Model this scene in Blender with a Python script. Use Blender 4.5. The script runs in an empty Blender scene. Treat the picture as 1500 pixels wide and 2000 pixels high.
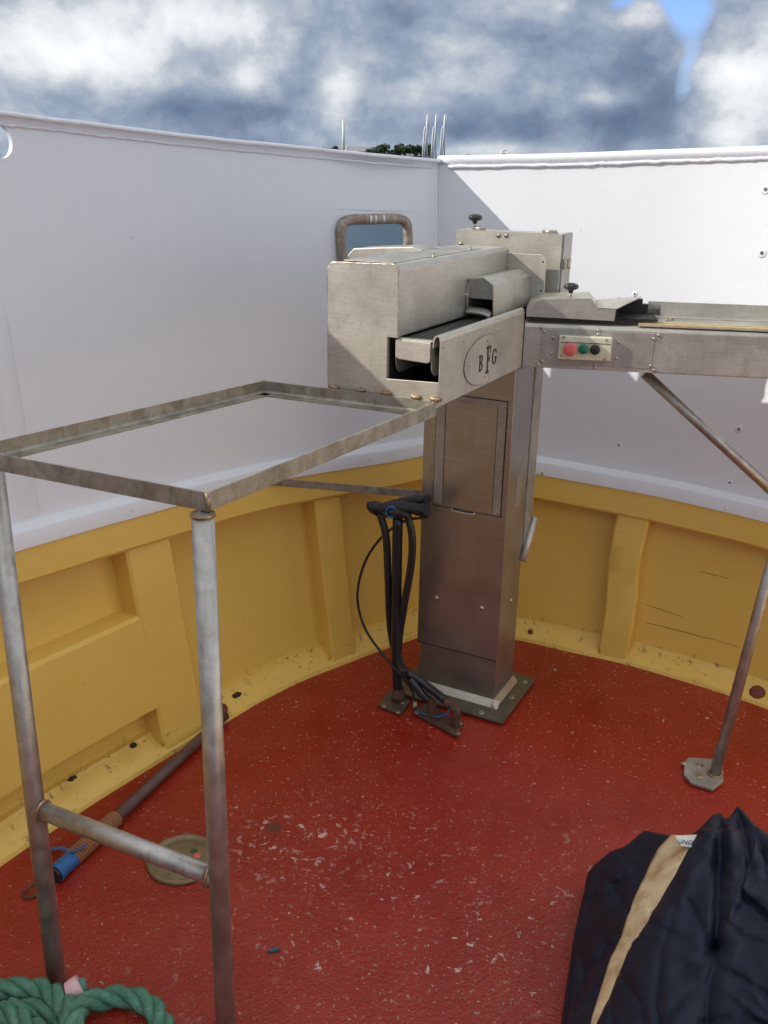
import bpy, bmesh, math, random
import numpy as np
from mathutils import Vector, Matrix, noise
random.seed(7)
SC = bpy.context.scene
COL = SC.collection
# ------------------------------------------------------------------ camera, world, sun, exposure
FPX = 1830.0; EYE = 1.7
_d = np.array([-85., 5000., FPX]); _d /= np.linalg.norm(_d)
_f = np.array([0, 0, 1.]); _y = _f - _d*_f.dot(_d); _y /= np.linalg.norm(_y)
_x = np.cross(_y, -_d)
RC = np.array([_x, _y, -_d])
C0 = np.array([0, 0, EYE])
cam = bpy.data.cameras.new('camera'); camo = bpy.data.objects.new('camera', cam); COL.objects.link(camo)
cx, cy, cz = RC@np.array([1, 0, 0]), RC@np.array([0, -1, 0]), RC@np.array([0, 0, -1])
camo.matrix_world = Matrix(((cx[0], cy[0], cz[0], 0), (cx[1], cy[1], cz[1], 0), (cx[2], cy[2], cz[2], EYE), (0, 0, 0, 1)))
cam.sensor_fit = 'VERTICAL'; cam.sensor_height = 24; cam.lens = 24*FPX/2000
cam.clip_start = 0.05; cam.clip_end = 12000
SC.camera = camo
SC.view_settings.view_transform = 'Standard'; SC.view_settings.look = 'None'
SC.view_settings.gamma = 1; SC.view_settings.exposure = 0.46
SUN_EL, SUN_AZ = math.radians(30.3), math.radians(8)      # light heads along SUN_AZ (from +x) and down
ld = Vector((math.cos(SUN_EL)*math.cos(SUN_AZ), math.cos(SUN_EL)*math.sin(SUN_AZ), -math.sin(SUN_EL)))
sl = bpy.data.lights.new('sun', 'SUN'); sl.energy = 3.0; sl.angle = math.radians(.5); sl.color = (1, .93, .82)
so = bpy.data.objects.new('sun', sl); COL.objects.link(so); so.rotation_euler = ld.to_track_quat('-Z', 'Y').to_euler()
so.location = (-5, 0, 6)

class NT:
    def __init__(s, tree): s.t = tree; s.n = tree.nodes; s.l = tree.links
    def new(s, typ, **kw):
        n = s.n.new(typ)
        for k, v in kw.items():
            if k in ('inp',):
                for a, b in v.items():
                    if hasattr(b, 'is_output') or isinstance(b, bpy.types.NodeSocket): s.l.new(b, n.inputs[a])
                    else: n.inputs[a].default_value = b
            else: setattr(n, k, v)
        return n
    def math(s, op, a, b=0.0, c=0.0, clamp=False):
        n = s.new('ShaderNodeMath', operation=op, use_clamp=clamp)
        for i, v in enumerate((a, b, c)):
            if isinstance(v, bpy.types.NodeSocket): s.l.new(v, n.inputs[i])
            else: n.inputs[i].default_value = v
        return n.outputs[0]
    def mix(s, fac, a, b, blend='MIX'):
        n = s.new('ShaderNodeMix', data_type='RGBA', blend_type=blend)
        for i, v in ((0, fac), (6, a), (7, b)):
            if isinstance(v, bpy.types.NodeSocket): s.l.new(v, n.inputs[i])
            else: n.inputs[i].default_value = v if i == 0 else (*v, 1)
        return n.outputs[2]
    def ramp(s, fac, stops, interp='LINEAR'):
        n = s.new('ShaderNodeValToRGB'); s.l.new(fac, n.inputs[0]); r = n.color_ramp; r.interpolation = interp
        while len(r.elements) < len(stops): r.elements.new(.5)
        for e, (p, c) in zip(r.elements, stops):
            e.position = p; e.color = (c, c, c, 1) if not isinstance(c, tuple) else (*c, 1)
        return n.outputs[0]
    def noise(s, vec, scale, detail=4, rough=.5, dist=0.0, out=0):
        n = s.new('ShaderNodeTexNoise', inp={'Scale': scale, 'Detail': detail, 'Roughness': rough, 'Distortion': dist})
        s.l.new(vec, n.inputs['Vector']); return n.outputs[out]
    def scale(s, vec, sc, loc=(0, 0, 0)):
        n = s.new('ShaderNodeMapping'); s.l.new(vec, n.inputs[0]); n.inputs[3].default_value = sc; n.inputs[1].default_value = loc
        return n.outputs[0]

def dirpx(px, py):
    d = RC@np.array([px-750, py-1000, FPX]); return d/np.linalg.norm(d)
W = bpy.data.worlds.new('World'); SC.world = W; W.use_nodes = True
g = NT(W.node_tree); g.n.clear()
tc = g.new('ShaderNodeTexCoord').outputs['Generated']
sky = g.new('ShaderNodeTexSky', sky_type='NISHITA', sun_disc=False, sun_elevation=SUN_EL, sun_rotation=math.atan2(-ld.x, -ld.y), air_density=1.0, dust_density=.6, ozone_density=2.0)
sep = g.new('ShaderNodeSeparateXYZ'); g.l.new(tc, sep.inputs[0])
zc = g.math('MAXIMUM', sep.outputs[2], 0.0)
den = g.math('ADD', zc, 0.16)
cb = g.new('ShaderNodeCombineXYZ')
g.l.new(g.math('DIVIDE', sep.outputs[0], den), cb.inputs[0]); g.l.new(g.math('DIVIDE', sep.outputs[1], den), cb.inputs[1]); g.l.new(g.math('MULTIPLY', zc, 3.0), cb.inputs[2])
pv = cb.outputs[0]
big = g.noise(pv, 0.8, 3, .5, .3)
tcs = g.scale(tc, (1, 1, 1.35), (.3, .1, .2))
wob = g.new('ShaderNodeVectorMath', operation='MULTIPLY_ADD'); g.l.new(g.noise(tcs, 9, 6, .6, 0, 1), wob.inputs[0]); wob.inputs[1].default_value = (.16, .16, .16); g.l.new(tcs, wob.inputs[2])
def puff(scl):
    v = g.new('ShaderNodeTexVoronoi', feature='F1', inp={'Scale': scl, 'Randomness': 1.0}); g.l.new(wob.outputs[0], v.inputs['Vector']); return g.math('SUBTRACT', .55, v.outputs['Distance'])
fine = g.noise(tcs, 3.7, 11, .60, .15)
lit = g.noise(g.scale(tcs, (1, 1, 1), (.020, .006, -.030)), 3.7, 8, .60, .15)
relief = g.math('SUBTRACT', fine, lit)
wisp = g.noise(g.scale(tc, (1, 1, 1.2), (1.3, 4.1, .7)), 26, 8, .62, .2)
puffs = g.math('ADD', g.math('MULTIPLY', puff(9), .34), g.math('MULTIPLY', puff(22), .16))
def blob(px, py, wpx, amp, hpx=None):
    """soft mass of cloud around one world direction"""
    d0 = dirpx(px, py); hpx = hpx or wpx
    az = math.atan2(d0[0], d0[1]); el = d0[2]
    a = g.math('ARCTAN2', sep.outputs[0], sep.outputs[1])
    q1 = g.math('DIVIDE', g.math('SUBTRACT', a, az), wpx/1830)
    q2 = g.math('DIVIDE', g.math('SUBTRACT', sep.outputs[2], el), hpx/1830)
    r = g.math('ADD', g.math('MULTIPLY', q1, q1), g.math('MULTIPLY', q2, q2))
    return g.math('MULTIPLY', g.math('EXPONENT', g.math('MULTIPLY', r, -1.0)), amp)
acc = g.math('ADD', g.math('MULTIPLY', g.math('SUBTRACT', fine, .5), 1.05), g.math('MULTIPLY', g.math('SUBTRACT', wisp, .5), .22))
acc = g.math('ADD', acc, puffs)
acc = g.math('ADD', acc, g.math('MULTIPLY', relief, 1.25))
acc = g.math('ADD', acc, g.math('MULTIPLY', big, .2))
for b in [(60, 110, 170, .30, 55), (20, 240, 70, .2, 25), (330, 40, 140, .14, 45), (450, 50, 70, .26, 35), (670, 160, 45, .26, 90), (500, 165, 110, .16, 22),
          (1190, 195, 45, .28, 18), (1450, 150, 75, .42, 90), (1410, 265, 90, .26, 35), (1255, 25, 45, .45, 28), (970, 290, 120, .28, 16), (1080, 20, 90, .16, 40), (640, 260, 120, .10, 30),
          (300, 215, 200, -.20, 40), (1130, 110, 160, -.13, 70), (1150, 245, 220, -.30, 45), (860, 240, 160, -.20, 50), (560, 230, 160, -.12, 50), (760, 60, 60, -.10, 50), (120, 170, 160, -.08, 25), (1300, 160, 60, -.15, 60), (60, 30, 200, .10, 60)]:
    acc = g.math('ADD', acc, blob(*b))
over = g.math('MULTIPLY', g.math('SUBTRACT', sep.outputs[2], .22), .9)    # the cover thins and brightens overhead
acc = g.math('ADD', acc, g.math('MAXIMUM', over, 0.0))
cl = g.ramp(g.math('MULTIPLY_ADD', acc, .78, .30, clamp=True), [(.03, (.085, .125, .20)), (.22, (.145, .19, .275)), (.38, (.235, .285, .37)), (.52, (.37, .405, .46)), (.66, (.57, .59, .62)), (.90, (.76, .78, .79))])
clear = g.math('ADD', blob(1315, 12, 80, 1.3, 40), blob(1350, 130, 36, .98, 75))
clear = g.math('ADD', clear, blob(885, 297, 45, 1.2, 12))
clear = g.math('ADD', clear, blob(1235, 8, 45, .8, 20))
clear = g.math('SUBTRACT', clear, .42)
clear = g.math('SUBTRACT', clear, g.math('MULTIPLY', g.math('ADD', g.math('SUBTRACT', fine, .5), g.math('SUBTRACT', puffs, .12)), 2.0))
clear = g.math('SUBTRACT', clear, blob(1255, 25, 40, 1.4, 28))
clear = g.math('SUBTRACT', clear, blob(1450, 150, 70, .9, 90))
hole = g.ramp(clear, [(.38, 0.0), (.80, 1.0)])
blue = g.mix(1.0, sky.outputs[0], (.085, .10, .145), 'MULTIPLY')
bg1 = g.new('ShaderNodeBackground'); g.l.new(blue, bg1.inputs[0]); bg1.inputs[1].default_value = 1.0
bg2 = g.new('ShaderNodeBackground'); g.l.new(cl, bg2.inputs[0]); bg2.inputs[1].default_value = 1.0
ms = g.new('ShaderNodeMixShader'); g.l.new(hole, ms.inputs[0]); g.l.new(bg2.outputs[0], ms.inputs[1]); g.l.new(bg1.outputs[0], ms.inputs[2])
g.l.new(ms.outputs[0], g.new('ShaderNodeOutputWorld').inputs[0])

# ------------------------------------------------------------------ measuring helpers
def ray(px, py): return RC@np.array([px-750, py-1000, FPX])
def onz(px, py, z=0.):
    d = ray(px, py); return C0+d*((z-EYE)/d[2])
def onpl(px, py, p, n):
    d = ray(px, py); p = np.array(p, float); n = np.array(n, float); return C0+d*((p-C0).dot(n)/d.dot(n))
def ondep(px, py, y):
    d = ray(px, py); return C0+d*(y/d[1])
U = np.array([.886, -.464, 0]); V = np.array([.464, .886, 0]); O = np.array([.378, 2.73, 0]); ZZ = np.array([0, 0, 1.])
def ml(x, y, z): return O+U*x+V*y+ZZ*z
BB = np.array([.9863, -.165, 0]); NB = np.array([.165, .9863, 0]); BO = np.array([.402, 2.776, 0])
def bl(s, d, z): return BO+BB*s+NB*d+ZZ*z
def A(*p): return np.array(p, float)

# ------------------------------------------------------------------ materials
def mat(name, build):
    m = bpy.data.materials.new(name); m.use_nodes = True
    h = NT(m.node_tree); b = m.node_tree.nodes['Principled BSDF']
    h.tc = h.new('ShaderNodeTexCoord').outputs['Object']
    build(h, b); return m
def sets(b, **k):
    for a, v in k.items():
        a = {'base': 'Base Color', 'rough': 'Roughness', 'metal': 'Metallic', 'spec': 'Specular IOR Level', 'coat': 'Coat Weight', 'coatr': 'Coat Roughness'}[a]
        b.inputs[a].default_value = (*v, 1) if isinstance(v, tuple) else v
def bump(h, b, hgt, dist, strength=1.0, prev=None):
    n = h.new('ShaderNodeBump'); n.inputs['Strength'].default_value = strength; n.inputs['Distance'].default_value = dist
    h.l.new(hgt, n.inputs['Height'])
    if prev is not None: h.l.new(prev, n.inputs['Normal'])
    h.l.new(n.outputs[0], b.inputs['Normal']); return n.outputs[0]
def steel_like(base, dark, rough, metal=.85, stain=(.20, .13, .075), stain_amt=.5, scl=1.0, zst=.25):
    def f(h, b):
        sets(b, metal=metal)
        n1 = h.noise(h.tc, 9*scl, 5, .6, .3); n2 = h.noise(h.tc, 160*scl, 3, .6)
        n3 = h.noise(h.scale(h.tc, (1, 1, zst)), 22*scl, 6, .65)
        c = h.mix(h.ramp(n1, [(.35, 0.0), (.65, 1.0)]), dark, base)
        c = h.mix(h.math('MULTIPLY', h.ramp(n3, [(.55, 0.0), (.75, 1.0)]), stain_amt), c, stain)
        sp = h.ramp(n2, [(.36, .90), (.6, 1.0)])
        c = h.mix(1.0, c, sp, 'MULTIPLY')
        br = h.noise(h.scale(h.tc, (1, 1, 26)), 14, 3, .6)
        c = h.mix(1.0, c, h.ramp(br, [(.35, .92 if scl < 1.5 else 1.0), (.62, 1.05 if scl < 1.5 else 1.0)]), 'MULTIPLY')
        h.l.new(c, b.inputs['Base Color'])
        # fine scratches
        sc = h.noise(h.scale(h.tc, (3, 3, 60)), 30, 2, .5)
        r = h.math('ADD', h.math('MULTIPLY', n1, .28), rough-.12)
        r = h.math('ADD', r, h.math('MULTIPLY', sc, .1)); h.l.new(r, b.inputs['Roughness'])
        bump(h, b, h.math('ADD', h.math('MULTIPLY', n2, .3), h.math('MULTIPLY', n1, 3.0)), .0006, .35)
    return f
STEEL = mat('brushed_stainless', steel_like((.60, .575, .51), (.50, .475, .42), .38, .70, stain_amt=.22))
STEEL2 = mat('dull_stainless_sheet', steel_like((.50, .485, .45), (.38, .365, .33), .44, .72, stain_amt=.45))
STEELC = mat('column_stainless', steel_like((.46, .45, .43), (.39, .375, .36), .32, .88, (.24, .12, .09), .25, zst=.12))
PIPE = mat('weathered_tube', steel_like((.54, .525, .50), (.38, .365, .335), .38, .8, (.17, .11, .08), .5, 3.0, .07))
RPIPE = mat('rust_tinted_tube', steel_like((.42, .38, .33), (.26, .19, .14), .42, .6, (.24, .11, .05), .75, 4.0))
ANGLE = mat('mottled_angle_iron', steel_like((.42, .395, .34), (.24, .22, .18), .5, .7, (.22, .11, .05), .6, 3.0))
WELD = mat('weld_metal', steel_like((.50, .40, .27), (.25, .13, .06), .45, .8, (.30, .10, .03), .8, 9))
BOLT = mat('bolt_metal', steel_like((.58, .53, .45), (.35, .30, .24), .35, .9, (.2, .12, .06), .4, 9))
RUSTY = mat('rusty_pipe', steel_like((.16, .085, .055), (.06, .035, .028), .7, .25, (.22, .10, .06), .6, 6))
def f_white(h, b):
    n = h.noise(h.tc, 1.6, 4, .5); n2 = h.noise(h.tc, 60, 5, .6); n3 = h.noise(h.tc, 7, 5, .6, .4)
    c = h.mix(n, (.73, .765, .83), (.79, .81, .86))
    v = h.new('ShaderNodeTexVoronoi', inp={'Scale': 9.0}); h.l.new(h.tc, v.inputs['Vector'])
    pit = h.ramp(v.outputs['Distance'], [(.018, 1.0), (.03, 0.0)])
    c = h.mix(h.math('MULTIPLY', pit, .55), c, (.30, .30, .32))
    rs = h.math('MULTIPLY', h.ramp(n3, [(.66, 0.0), (.80, 1.0)]), .18)
    c = h.mix(rs, c, (.60, .56, .50))
    h.l.new(c, b.inputs['Base Color']); sets(b, rough=.38)
    k = bump(h, b, n3, .006, .35); bump(h, b, n2, .0012, .5, k)
WHITE = mat('white_gloss_paint', f_white)
def f_wbead(h, b):
    sets(b, base=(.79, .81, .86), rough=.4)
    bump(h, b, h.noise(h.tc, 45, 4, .7, .5), .006, .9)
BEAD = mat('white_caulk', f_wbead)
def f_yel(h, b):
    n = h.noise(h.tc, 3, 4, .5); n3 = h.noise(h.scale(h.tc, (1, 1, 2)), 9, 6, .6, .5); n4 = h.noise(h.tc, 70, 6, .65)
    c = h.mix(n, (.72, .46, .085), (.79, .54, .13))
    sp = h.new('ShaderNodeSeparateXYZ'); h.l.new(h.tc, sp.inputs[0])
    low = h.ramp(sp.outputs[2], [(.0, .55), (.02, .7), (.058, 1.0), (.085, 0.0)])        # grime that has gathered on the kerb ledge
    gr = h.math('MULTIPLY', low, h.ramp(h.noise(h.tc, 30, 8, .78, .3), [(.565, 0.0), (.64, 1.0)]))
    c = h.mix(h.math('MULTIPLY', gr, .9), c, (.06, .035, .02))
    v = h.new('ShaderNodeTexVoronoi', inp={'Scale': 14.0, 'Randomness': 1.0}); h.l.new(h.tc, v.inputs['Vector'])
    c = h.mix(h.ramp(v.outputs['Distance'], [(.02, .8), (.045, 0.0)]), c, (.16, .08, .03))
    hz = h.ramp(h.noise(h.scale(h.tc, (1, 1, 1), (3, 3, 3)), 34, 5, .75), [(.70, 0.0), (.73, .8)])
    c = h.mix(hz, c, (.22, .12, .04))
    bl_ = h.ramp(h.noise(h.tc, 5, 5, .6), [(.45, 0.0), (.75, .25)])
    c = h.mix(bl_, c, (.78, .50, .15))
    h.l.new(c, b.inputs['Base Color']); sets(b, rough=.36)
    k = bump(h, b, h.noise(h.scale(h.tc, (1, 1, 9)), 40, 3, .6), .0009, .6, bump(h, b, n3, .0045, .45)); bump(h, b, n4, .0008, .4, k)
YELLOW = mat('yellow_gloss_paint', f_yel)
def f_deck(h, b):
    big_ = h.noise(h.tc, 2.2, 5, .6); mid = h.noise(h.tc, 9, 6, .65, .4); sm = h.noise(h.tc, 75, 5, .6, .3); sm2 = h.noise(h.tc, 150, 3, .6)
    c = h.mix(h.ramp(big_, [(.3, 0.0), (.7, 1.0)]), (.235, .013, .006), (.32, .023, .010))
    c = h.mix(h.math('MULTIPLY', h.ramp(mid, [(.4, 0.0), (.75, 1.0)]), .3), c, (.40, .055, .035))
    # chips of the pale primer beneath, clustered where the paint wore through
    def chips(scl, th, reg, regth, amt=1.0, seed=0):
        v = h.noise(h.scale(h.tc, (1, 1, 1), (seed, seed*2, 0)), scl, 4, .62, .6)
        return h.math('MULTIPLY', h.math('MULTIPLY', h.ramp(v, [(th, 0.0), (th+.018, 1.0)]), h.ramp(reg, [(regth, 0.0), (regth+.1, 1.0)])), amt)
    r1 = h.noise(h.scale(h.tc, (1, 1, 1), (4, 1, 0)), 3.4, 3, .55)
    ch = h.math('MAXIMUM', chips(26, .675, r1, .46, .85), chips(52, .665, r1, .50, .7, 3))
    ch = h.math('MAXIMUM', ch, chips(95, .64, mid, .35, .6, 7))
    sp = h.new('ShaderNodeSeparateXYZ'); h.l.new(h.tc, sp.inputs[0])
    dx = h.math('SUBTRACT', sp.outputs[0], -.10); dy = h.math('SUBTRACT', sp.outputs[1], 2.07)
    wo = h.math('EXPONENT', h.math('MULTIPLY', h.math('ADD', h.math('MULTIPLY', h.math('ADD', dx, .12), h.math('ADD', dx, .12)), h.math('MULTIPLY', dy, dy)), -45.0))
    ch = h.math('MAXIMUM', ch, h.math('MULTIPLY', wo, chips(38, .60, r1, .1, 1.0, 5)))
    ex = h.math('SUBTRACT', sp.outputs[0], .10); ey = h.math('SUBTRACT', sp.outputs[1], 1.70)
    w2 = h.math('EXPONENT', h.math('MULTIPLY', h.math('ADD', h.math('MULTIPLY', ex, ex), h.math('MULTIPLY', ey, ey)), -5.0))
    ch = h.math('MAXIMUM', ch, h.math('MULTIPLY', w2, chips(30, .628, r1, .40, .9, 11)))
    ch = h.math('MAXIMUM', ch, h.math('MULTIPLY', w2, chips(80, .61, mid, .43, .5, 17)))
    c = h.mix(ch, c, (.70, .46, .42))
    wx_, wy_ = onz(535, 1617, 0)[:2]
    ax_ = h.math('SUBTRACT', sp.outputs[0], float(wx_)); ay_ = h.math('SUBTRACT', sp.outputs[1], float(wy_))
    st = h.math('EXPONENT', h.math('MULTIPLY', h.math('ADD', h.math('MULTIPLY', ax_, ax_), h.math('MULTIPLY', ay_, h.math('MULTIPLY', ay_, .8))), -1500.0))
    c = h.mix(h.ramp(h.math('MULTIPLY', st, h.math('ADD', sm, .35)), [(.38, 0.0), (.5, .85)]), c, (.10, .04, .02))
    dk = h.ramp(h.noise(h.scale(h.tc, (1, 1, 1), (9, 3, 0)), 6, 7, .7), [(.69, 0.0), (.73, .75)])
    c = h.mix(dk, c, (.06, .025, .015))
    h.l.new(c, b.inputs['Base Color'])
    aft = h.ramp(h.math('SUBTRACT', 2.6, sp.outputs[1]), [(.0, 0.0), (1.0, 1.0)])
    rr = h.math('ADD', h.math('MULTIPLY', mid, .35), .04); rr = h.math('ADD', rr, h.math('MULTIPLY', ch, .3)); h.l.new(rr, b.inputs['Roughness']); sets(b, spec=.5)
    hg = h.math('ADD', sm, h.math('MULTIPLY', sm2, .4)); hg = h.math('ADD', hg, h.math('MULTIPLY', ch, -1.2)); hg = h.math('MULTIPLY', hg, h.math('ADD', h.math('MULTIPLY', aft, 1.0), .3))
    k = bump(h, b, hg, .0034, .9); bump(h, b, mid, .006, .3, k)
DECK = mat('red_deck_paint', f_deck)
def flat(name, base, rough=.5, metal=0., nscale=30, var=.25, bd=.0008):
    def f(h, b):
        n = h.noise(h.tc, nscale, 5, .6)
        h.l.new(h.mix(n, tuple(x*(1-var) for x in base), tuple(min(1, x*(1+var)) for x in base)), b.inputs['Base Color'])
        sets(b, rough=rough, metal=metal); bump(h, b, n, bd, .6)
    return mat(name, f)
BLACKP = flat('black_plastic', (.018, .018, .02), .42)
DARKIN = flat('dark_steel', (.045, .043, .04), .55, .5, 60, .5)  # near-black steel for the channel, hood inside, drive housing and arm belt
BELT = flat('chain_belt', (.15, .145, .135), .45, .6, 90, .6)
CREAM = flat('cream_enamel', (.62, .61, .46), .4)
REDB = flat('faded_red_plastic', (.62, .13, .13), .5)
GREENB = flat('green_plastic', (.008, .17, .10), .35)
TAPE = flat('black_tape_wrap', (.013, .014, .018), .42, 0, 120, .5, .003)
HOSE = flat('black_hose', (.014, .016, .022), .33, 0, 60, .5, .001)
BLUECAP = flat('blue_cap_plastic', (.02, .12, .36), .45)
BLUETAPE = flat('blue_tape', (.015, .12, .33), .4, 0, 60, .35, .002)
TWINE = flat('brown_twine', (.30, .13, .055), .85, 0, 200, .5, .002)
SHAFT = flat('dirty_wood_shaft', (.105, .055, .045), .5, 0, 25, .5)
OLIVE = flat('olive_steel_plate', (.17, .155, .11), .38, .6, 30, .4)
ETCH = flat('etched_letter', (.035, .032, .03), .6, .3)
PLY = flat('worn_ply_strip', (.50, .38, .20), .55, 0, 80, .35)
CAPM = flat('khaki_deck_cap', (.20, .155, .08), .5, .2, 35, .5, .002)
WBOLT = flat('galvanised_bolt', (.16, .18, .22), .4, .6)
HOLEM = flat('hole_shadow_grime', (.03, .03, .035), .8)
PINK = flat('pink_tape', (.72, .48, .50), .5)
def f_navy(h, b):
    n = h.noise(h.tc, 5, 5, .6); n2 = h.noise(h.tc, 260, 2, .5); n3 = h.noise(h.tc, 14, 6, .65, .5)
    c = h.mix(h.ramp(n, [(.35, 0.0), (.65, 1.0)]), (.009, .013, .028), (.017, .023, .043))
    c = h.mix(h.ramp(n3, [(.62, 0.0), (.85, .25)]), c, (.07, .075, .09))
    h.l.new(c, b.inputs['Base Color'])
    h.l.new(h.ramp(n, [(.35, .45), (.65, .7)]), b.inputs['Roughness']); sets(b, spec=.22)
    k = bump(h, b, n3, .009, .55); bump(h, b, n2, .0006, .5, k)
NAVY = mat('navy_oilskin', f_navy)
def f_tan(h, b):
    n = h.noise(h.tc, 16, 6, .65, .4); n2 = h.noise(h.tc, 50, 4, .6)
    c = h.mix(h.ramp(n, [(.4, 0.0), (.68, 1.0)]), (.70, .55, .34), (.42, .26, .12))
    c = h.mix(h.ramp(n2, [(.3, .35), (.5, 0.0)]), c, (.66, .58, .42))
    h.l.new(c, b.inputs['Base Color']); sets(b, rough=.7); bump(h, b, n, .005, .5)
TAN = mat('stained_tan_webbing', f_tan)
LABELM = flat('pale_label', (.66, .64, .52), .6)
INK = flat('blue_ink', (.04, .07, .30), .6)
def f_rope(h, b):
    n = h.noise(h.tc, 20, 5, .6); n2 = h.noise(h.tc, 170, 4, .7)
    c = h.mix(h.ramp(n, [(.4, 0.0), (.7, 1.0)]), (.10, .29, .20), (.18, .40, .30))
    c = h.mix(h.ramp(n2, [(.5, 0.0), (.8, .6)]), c, (.30, .42, .33))
    c = h.mix(h.ramp(h.noise(h.tc, 8, 5, .6), [(.55, 0.0), (.75, .6)]), c, (.10, .13, .08))
    h.l.new(c, b.inputs['Base Color']); sets(b, rough=.85, spec=.2); bump(h, b, n2, .006, 1.0)
ROPE = mat('green_polypropylene', f_rope)
def f_sea(h, b):
    sets(b, base=(.02, .09, .17), rough=.22, spec=.35)
    w = h.noise(h.scale(h.tc, (1, 2.2, 1)), .9, 5, .6, .3); w2 = h.noise(h.scale(h.tc, (1, 2.0, 1)), 4.5, 4, .6)
    k = bump(h, b, w, .5, .9); bump(h, b, w2, .40, 1.0, k)
SEA = mat('sea_water', f_sea)
LAND = flat('headland_scrub', (.075, .085, .045), .9, 0, .25, .6, .3)
LEAF = flat('tree_leaf', (.04, .065, .028), .7, 0, 1.5, .6, .0)
BARK = flat('tree_bark', (.10, .075, .05), .9)
PALEW = flat('far_white_wall', (.70, .71, .72), .6, 0, .3, .08, .0)
ROOFG = flat('far_dark_wall', (.22, .20, .18), .7, 0, .5, .2, .0)
GLASSD = flat('far_window', (.08, .10, .12), .2, 0, .5, .1, .0)

# ------------------------------------------------------------------ mesh helpers
class MB:
    def __init__(s): s.v = []; s.f = []; s.mi = []; s.sm = []
    def add(s, vs, fs, m=0, smooth=False):
        o = len(s.v); s.v += [tuple(map(float, p)) for p in vs]
        for f in fs: s.f.append([i+o for i in f]); s.mi.append(m); s.sm.append(smooth)
        return s
    def prism(s, poly, o, ex, ey, ez, t, m=0, t0=0.0):
        """polygon [(a,b)] in the ex,ey plane at o, extruded along ez from t0 to t"""
        n = len(poly)
        lo = [o+ex*a+ey*b+ez*t0 for a, b in poly]; hi = [o+ex*a+ey*b+ez*t for a, b in poly]
        s.add(lo+hi, [list(range(n))[::-1], [i+n for i in range(n)]]+[[i, (i+1) % n, (i+1) % n+n, i+n] for i in range(n)], m); return s
    def box(s, o, ex, ey, ez, x0, x1, y0, y1, z0, z1, m=0):
        return s.prism([(x0, y0), (x1, y0), (x1, y1), (x0, y1)], o, ex, ey, ez, z1, m, z0)
    def tube(s, pts, r, seg=14, m=0, caps=True, close=False):
        P = [A(*p) for p in pts]; n = len(P); R_ = r if hasattr(r, '__len__') else [r]*n
        T = []
        for i in range(n):
            a = P[(i-1) % n] if (close or i > 0) else P[i]; b = P[(i+1) % n] if (close or i < n-1) else P[i]
            t = b-a; T.append(t/(np.linalg.norm(t)+1e-12))
        up = A(0, 0, 1) if abs(T[0][2]) < .9 else A(1, 0, 0)
        nrm = np.cross(T[0], up); nrm /= np.linalg.norm(nrm); vs = []
        for i in range(n):
            nrm = nrm-T[i]*nrm.dot(T[i]); nrm /= np.linalg.norm(nrm)+1e-12; bn = np.cross(T[i], nrm)
            for k in range(seg):
                a = 2*math.pi*k/seg; vs.append(P[i]+(nrm*math.cos(a)+bn*math.sin(a))*R_[i])
        fs = []
        for i in range(n if close else n-1):
            j = (i+1) % n
            for k in range(seg): l = (k+1) % seg; fs.append([i*seg+k, i*seg+l, j*seg+l, j*seg+k])
        s.add(vs, fs, m, True)
        if caps and not close:
            s.add(vs[:seg], [list(range(seg))[::-1]], m); s.add(vs[-seg:], [list(range(seg))], m)
        return s
    def lathe(s, c, axis, prof, seg=24, m=0, smooth=True):
        """profile [(radius, height along axis)]"""
        ax = A(*axis); ax /= np.linalg.norm(ax); t = A(0, 0, 1) if abs(ax[2]) < .9 else A(1, 0, 0)
        e1 = np.cross(ax, t); e1 /= np.linalg.norm(e1); e2 = np.cross(ax, e1); vs = []; c = A(*c)
        for r, h_ in prof:
            for k in range(seg): a = 2*math.pi*k/seg; vs.append(c+ax*h_+(e1*math.cos(a)+e2*math.sin(a))*r)
        fs = [[i*seg+k, i*seg+(k+1) % seg, (i+1)*seg+(k+1) % seg, (i+1)*seg+k] for i in range(len(prof)-1) for k in range(seg)]
        s.add(vs, fs, m, smooth)
        if prof[-1][0] > 1e-5: s.add(vs[-seg:], [list(range(seg))], m)
        if prof[0][0] > 1e-5: s.add(vs[:seg], [list(range(seg))[::-1]], m)
        return s
    def grid(s, G, m=0, smooth=True):
        R_, Q = len(G), len(G[0]); s.add([p for r in G for p in r], [[i*Q+j, i*Q+j+1, (i+1)*Q+j+1, (i+1)*Q+j] for i in range(R_-1) for j in range(Q-1)], m, smooth); return s
    def build(s, name, mats, parent=None, bevel=0, seg=2, label=None, fixn=True):
        me = bpy.data.meshes.new(name); me.from_pydata(s.v, [], s.f)
        if not isinstance(mats, (list, tuple)): mats = [mats]
        for m in mats: me.materials.append(m)
        me.polygons.foreach_set('material_index', s.mi); me.polygons.foreach_set('use_smooth', s.sm)
        if fixn:
            b = bmesh.new(); b.from_mesh(me); bmesh.ops.remove_doubles(b, verts=b.verts, dist=2e-5); bmesh.ops.recalc_face_normals(b, faces=b.faces); b.to_mesh(me); b.free()
        o = bpy.data.objects.new(name, me); COL.objects.link(o)
        if parent is not None:
            o.parent = parent; o.matrix_parent_inverse = MW[parent.name].inverted()
        MW[o.name] = Matrix.Identity(4)
        if bevel:
            md = o.modifiers.new('edge', 'BEVEL'); md.width = bevel; md.segments = seg; md.limit_method = 'ANGLE'; md.angle_limit = math.radians(35)
        if label: o['label'] = label
        return o
MW = {}
def thing(name, label, cat, loc=(0, 0, 0), group=None):
    o = bpy.data.objects.new(name, None); COL.objects.link(o); o.location = tuple(map(float, loc)); o.empty_display_size = .1
    MW[o.name] = Matrix.Translation(o.location)
    return tag(o, label, cat, group)
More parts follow.
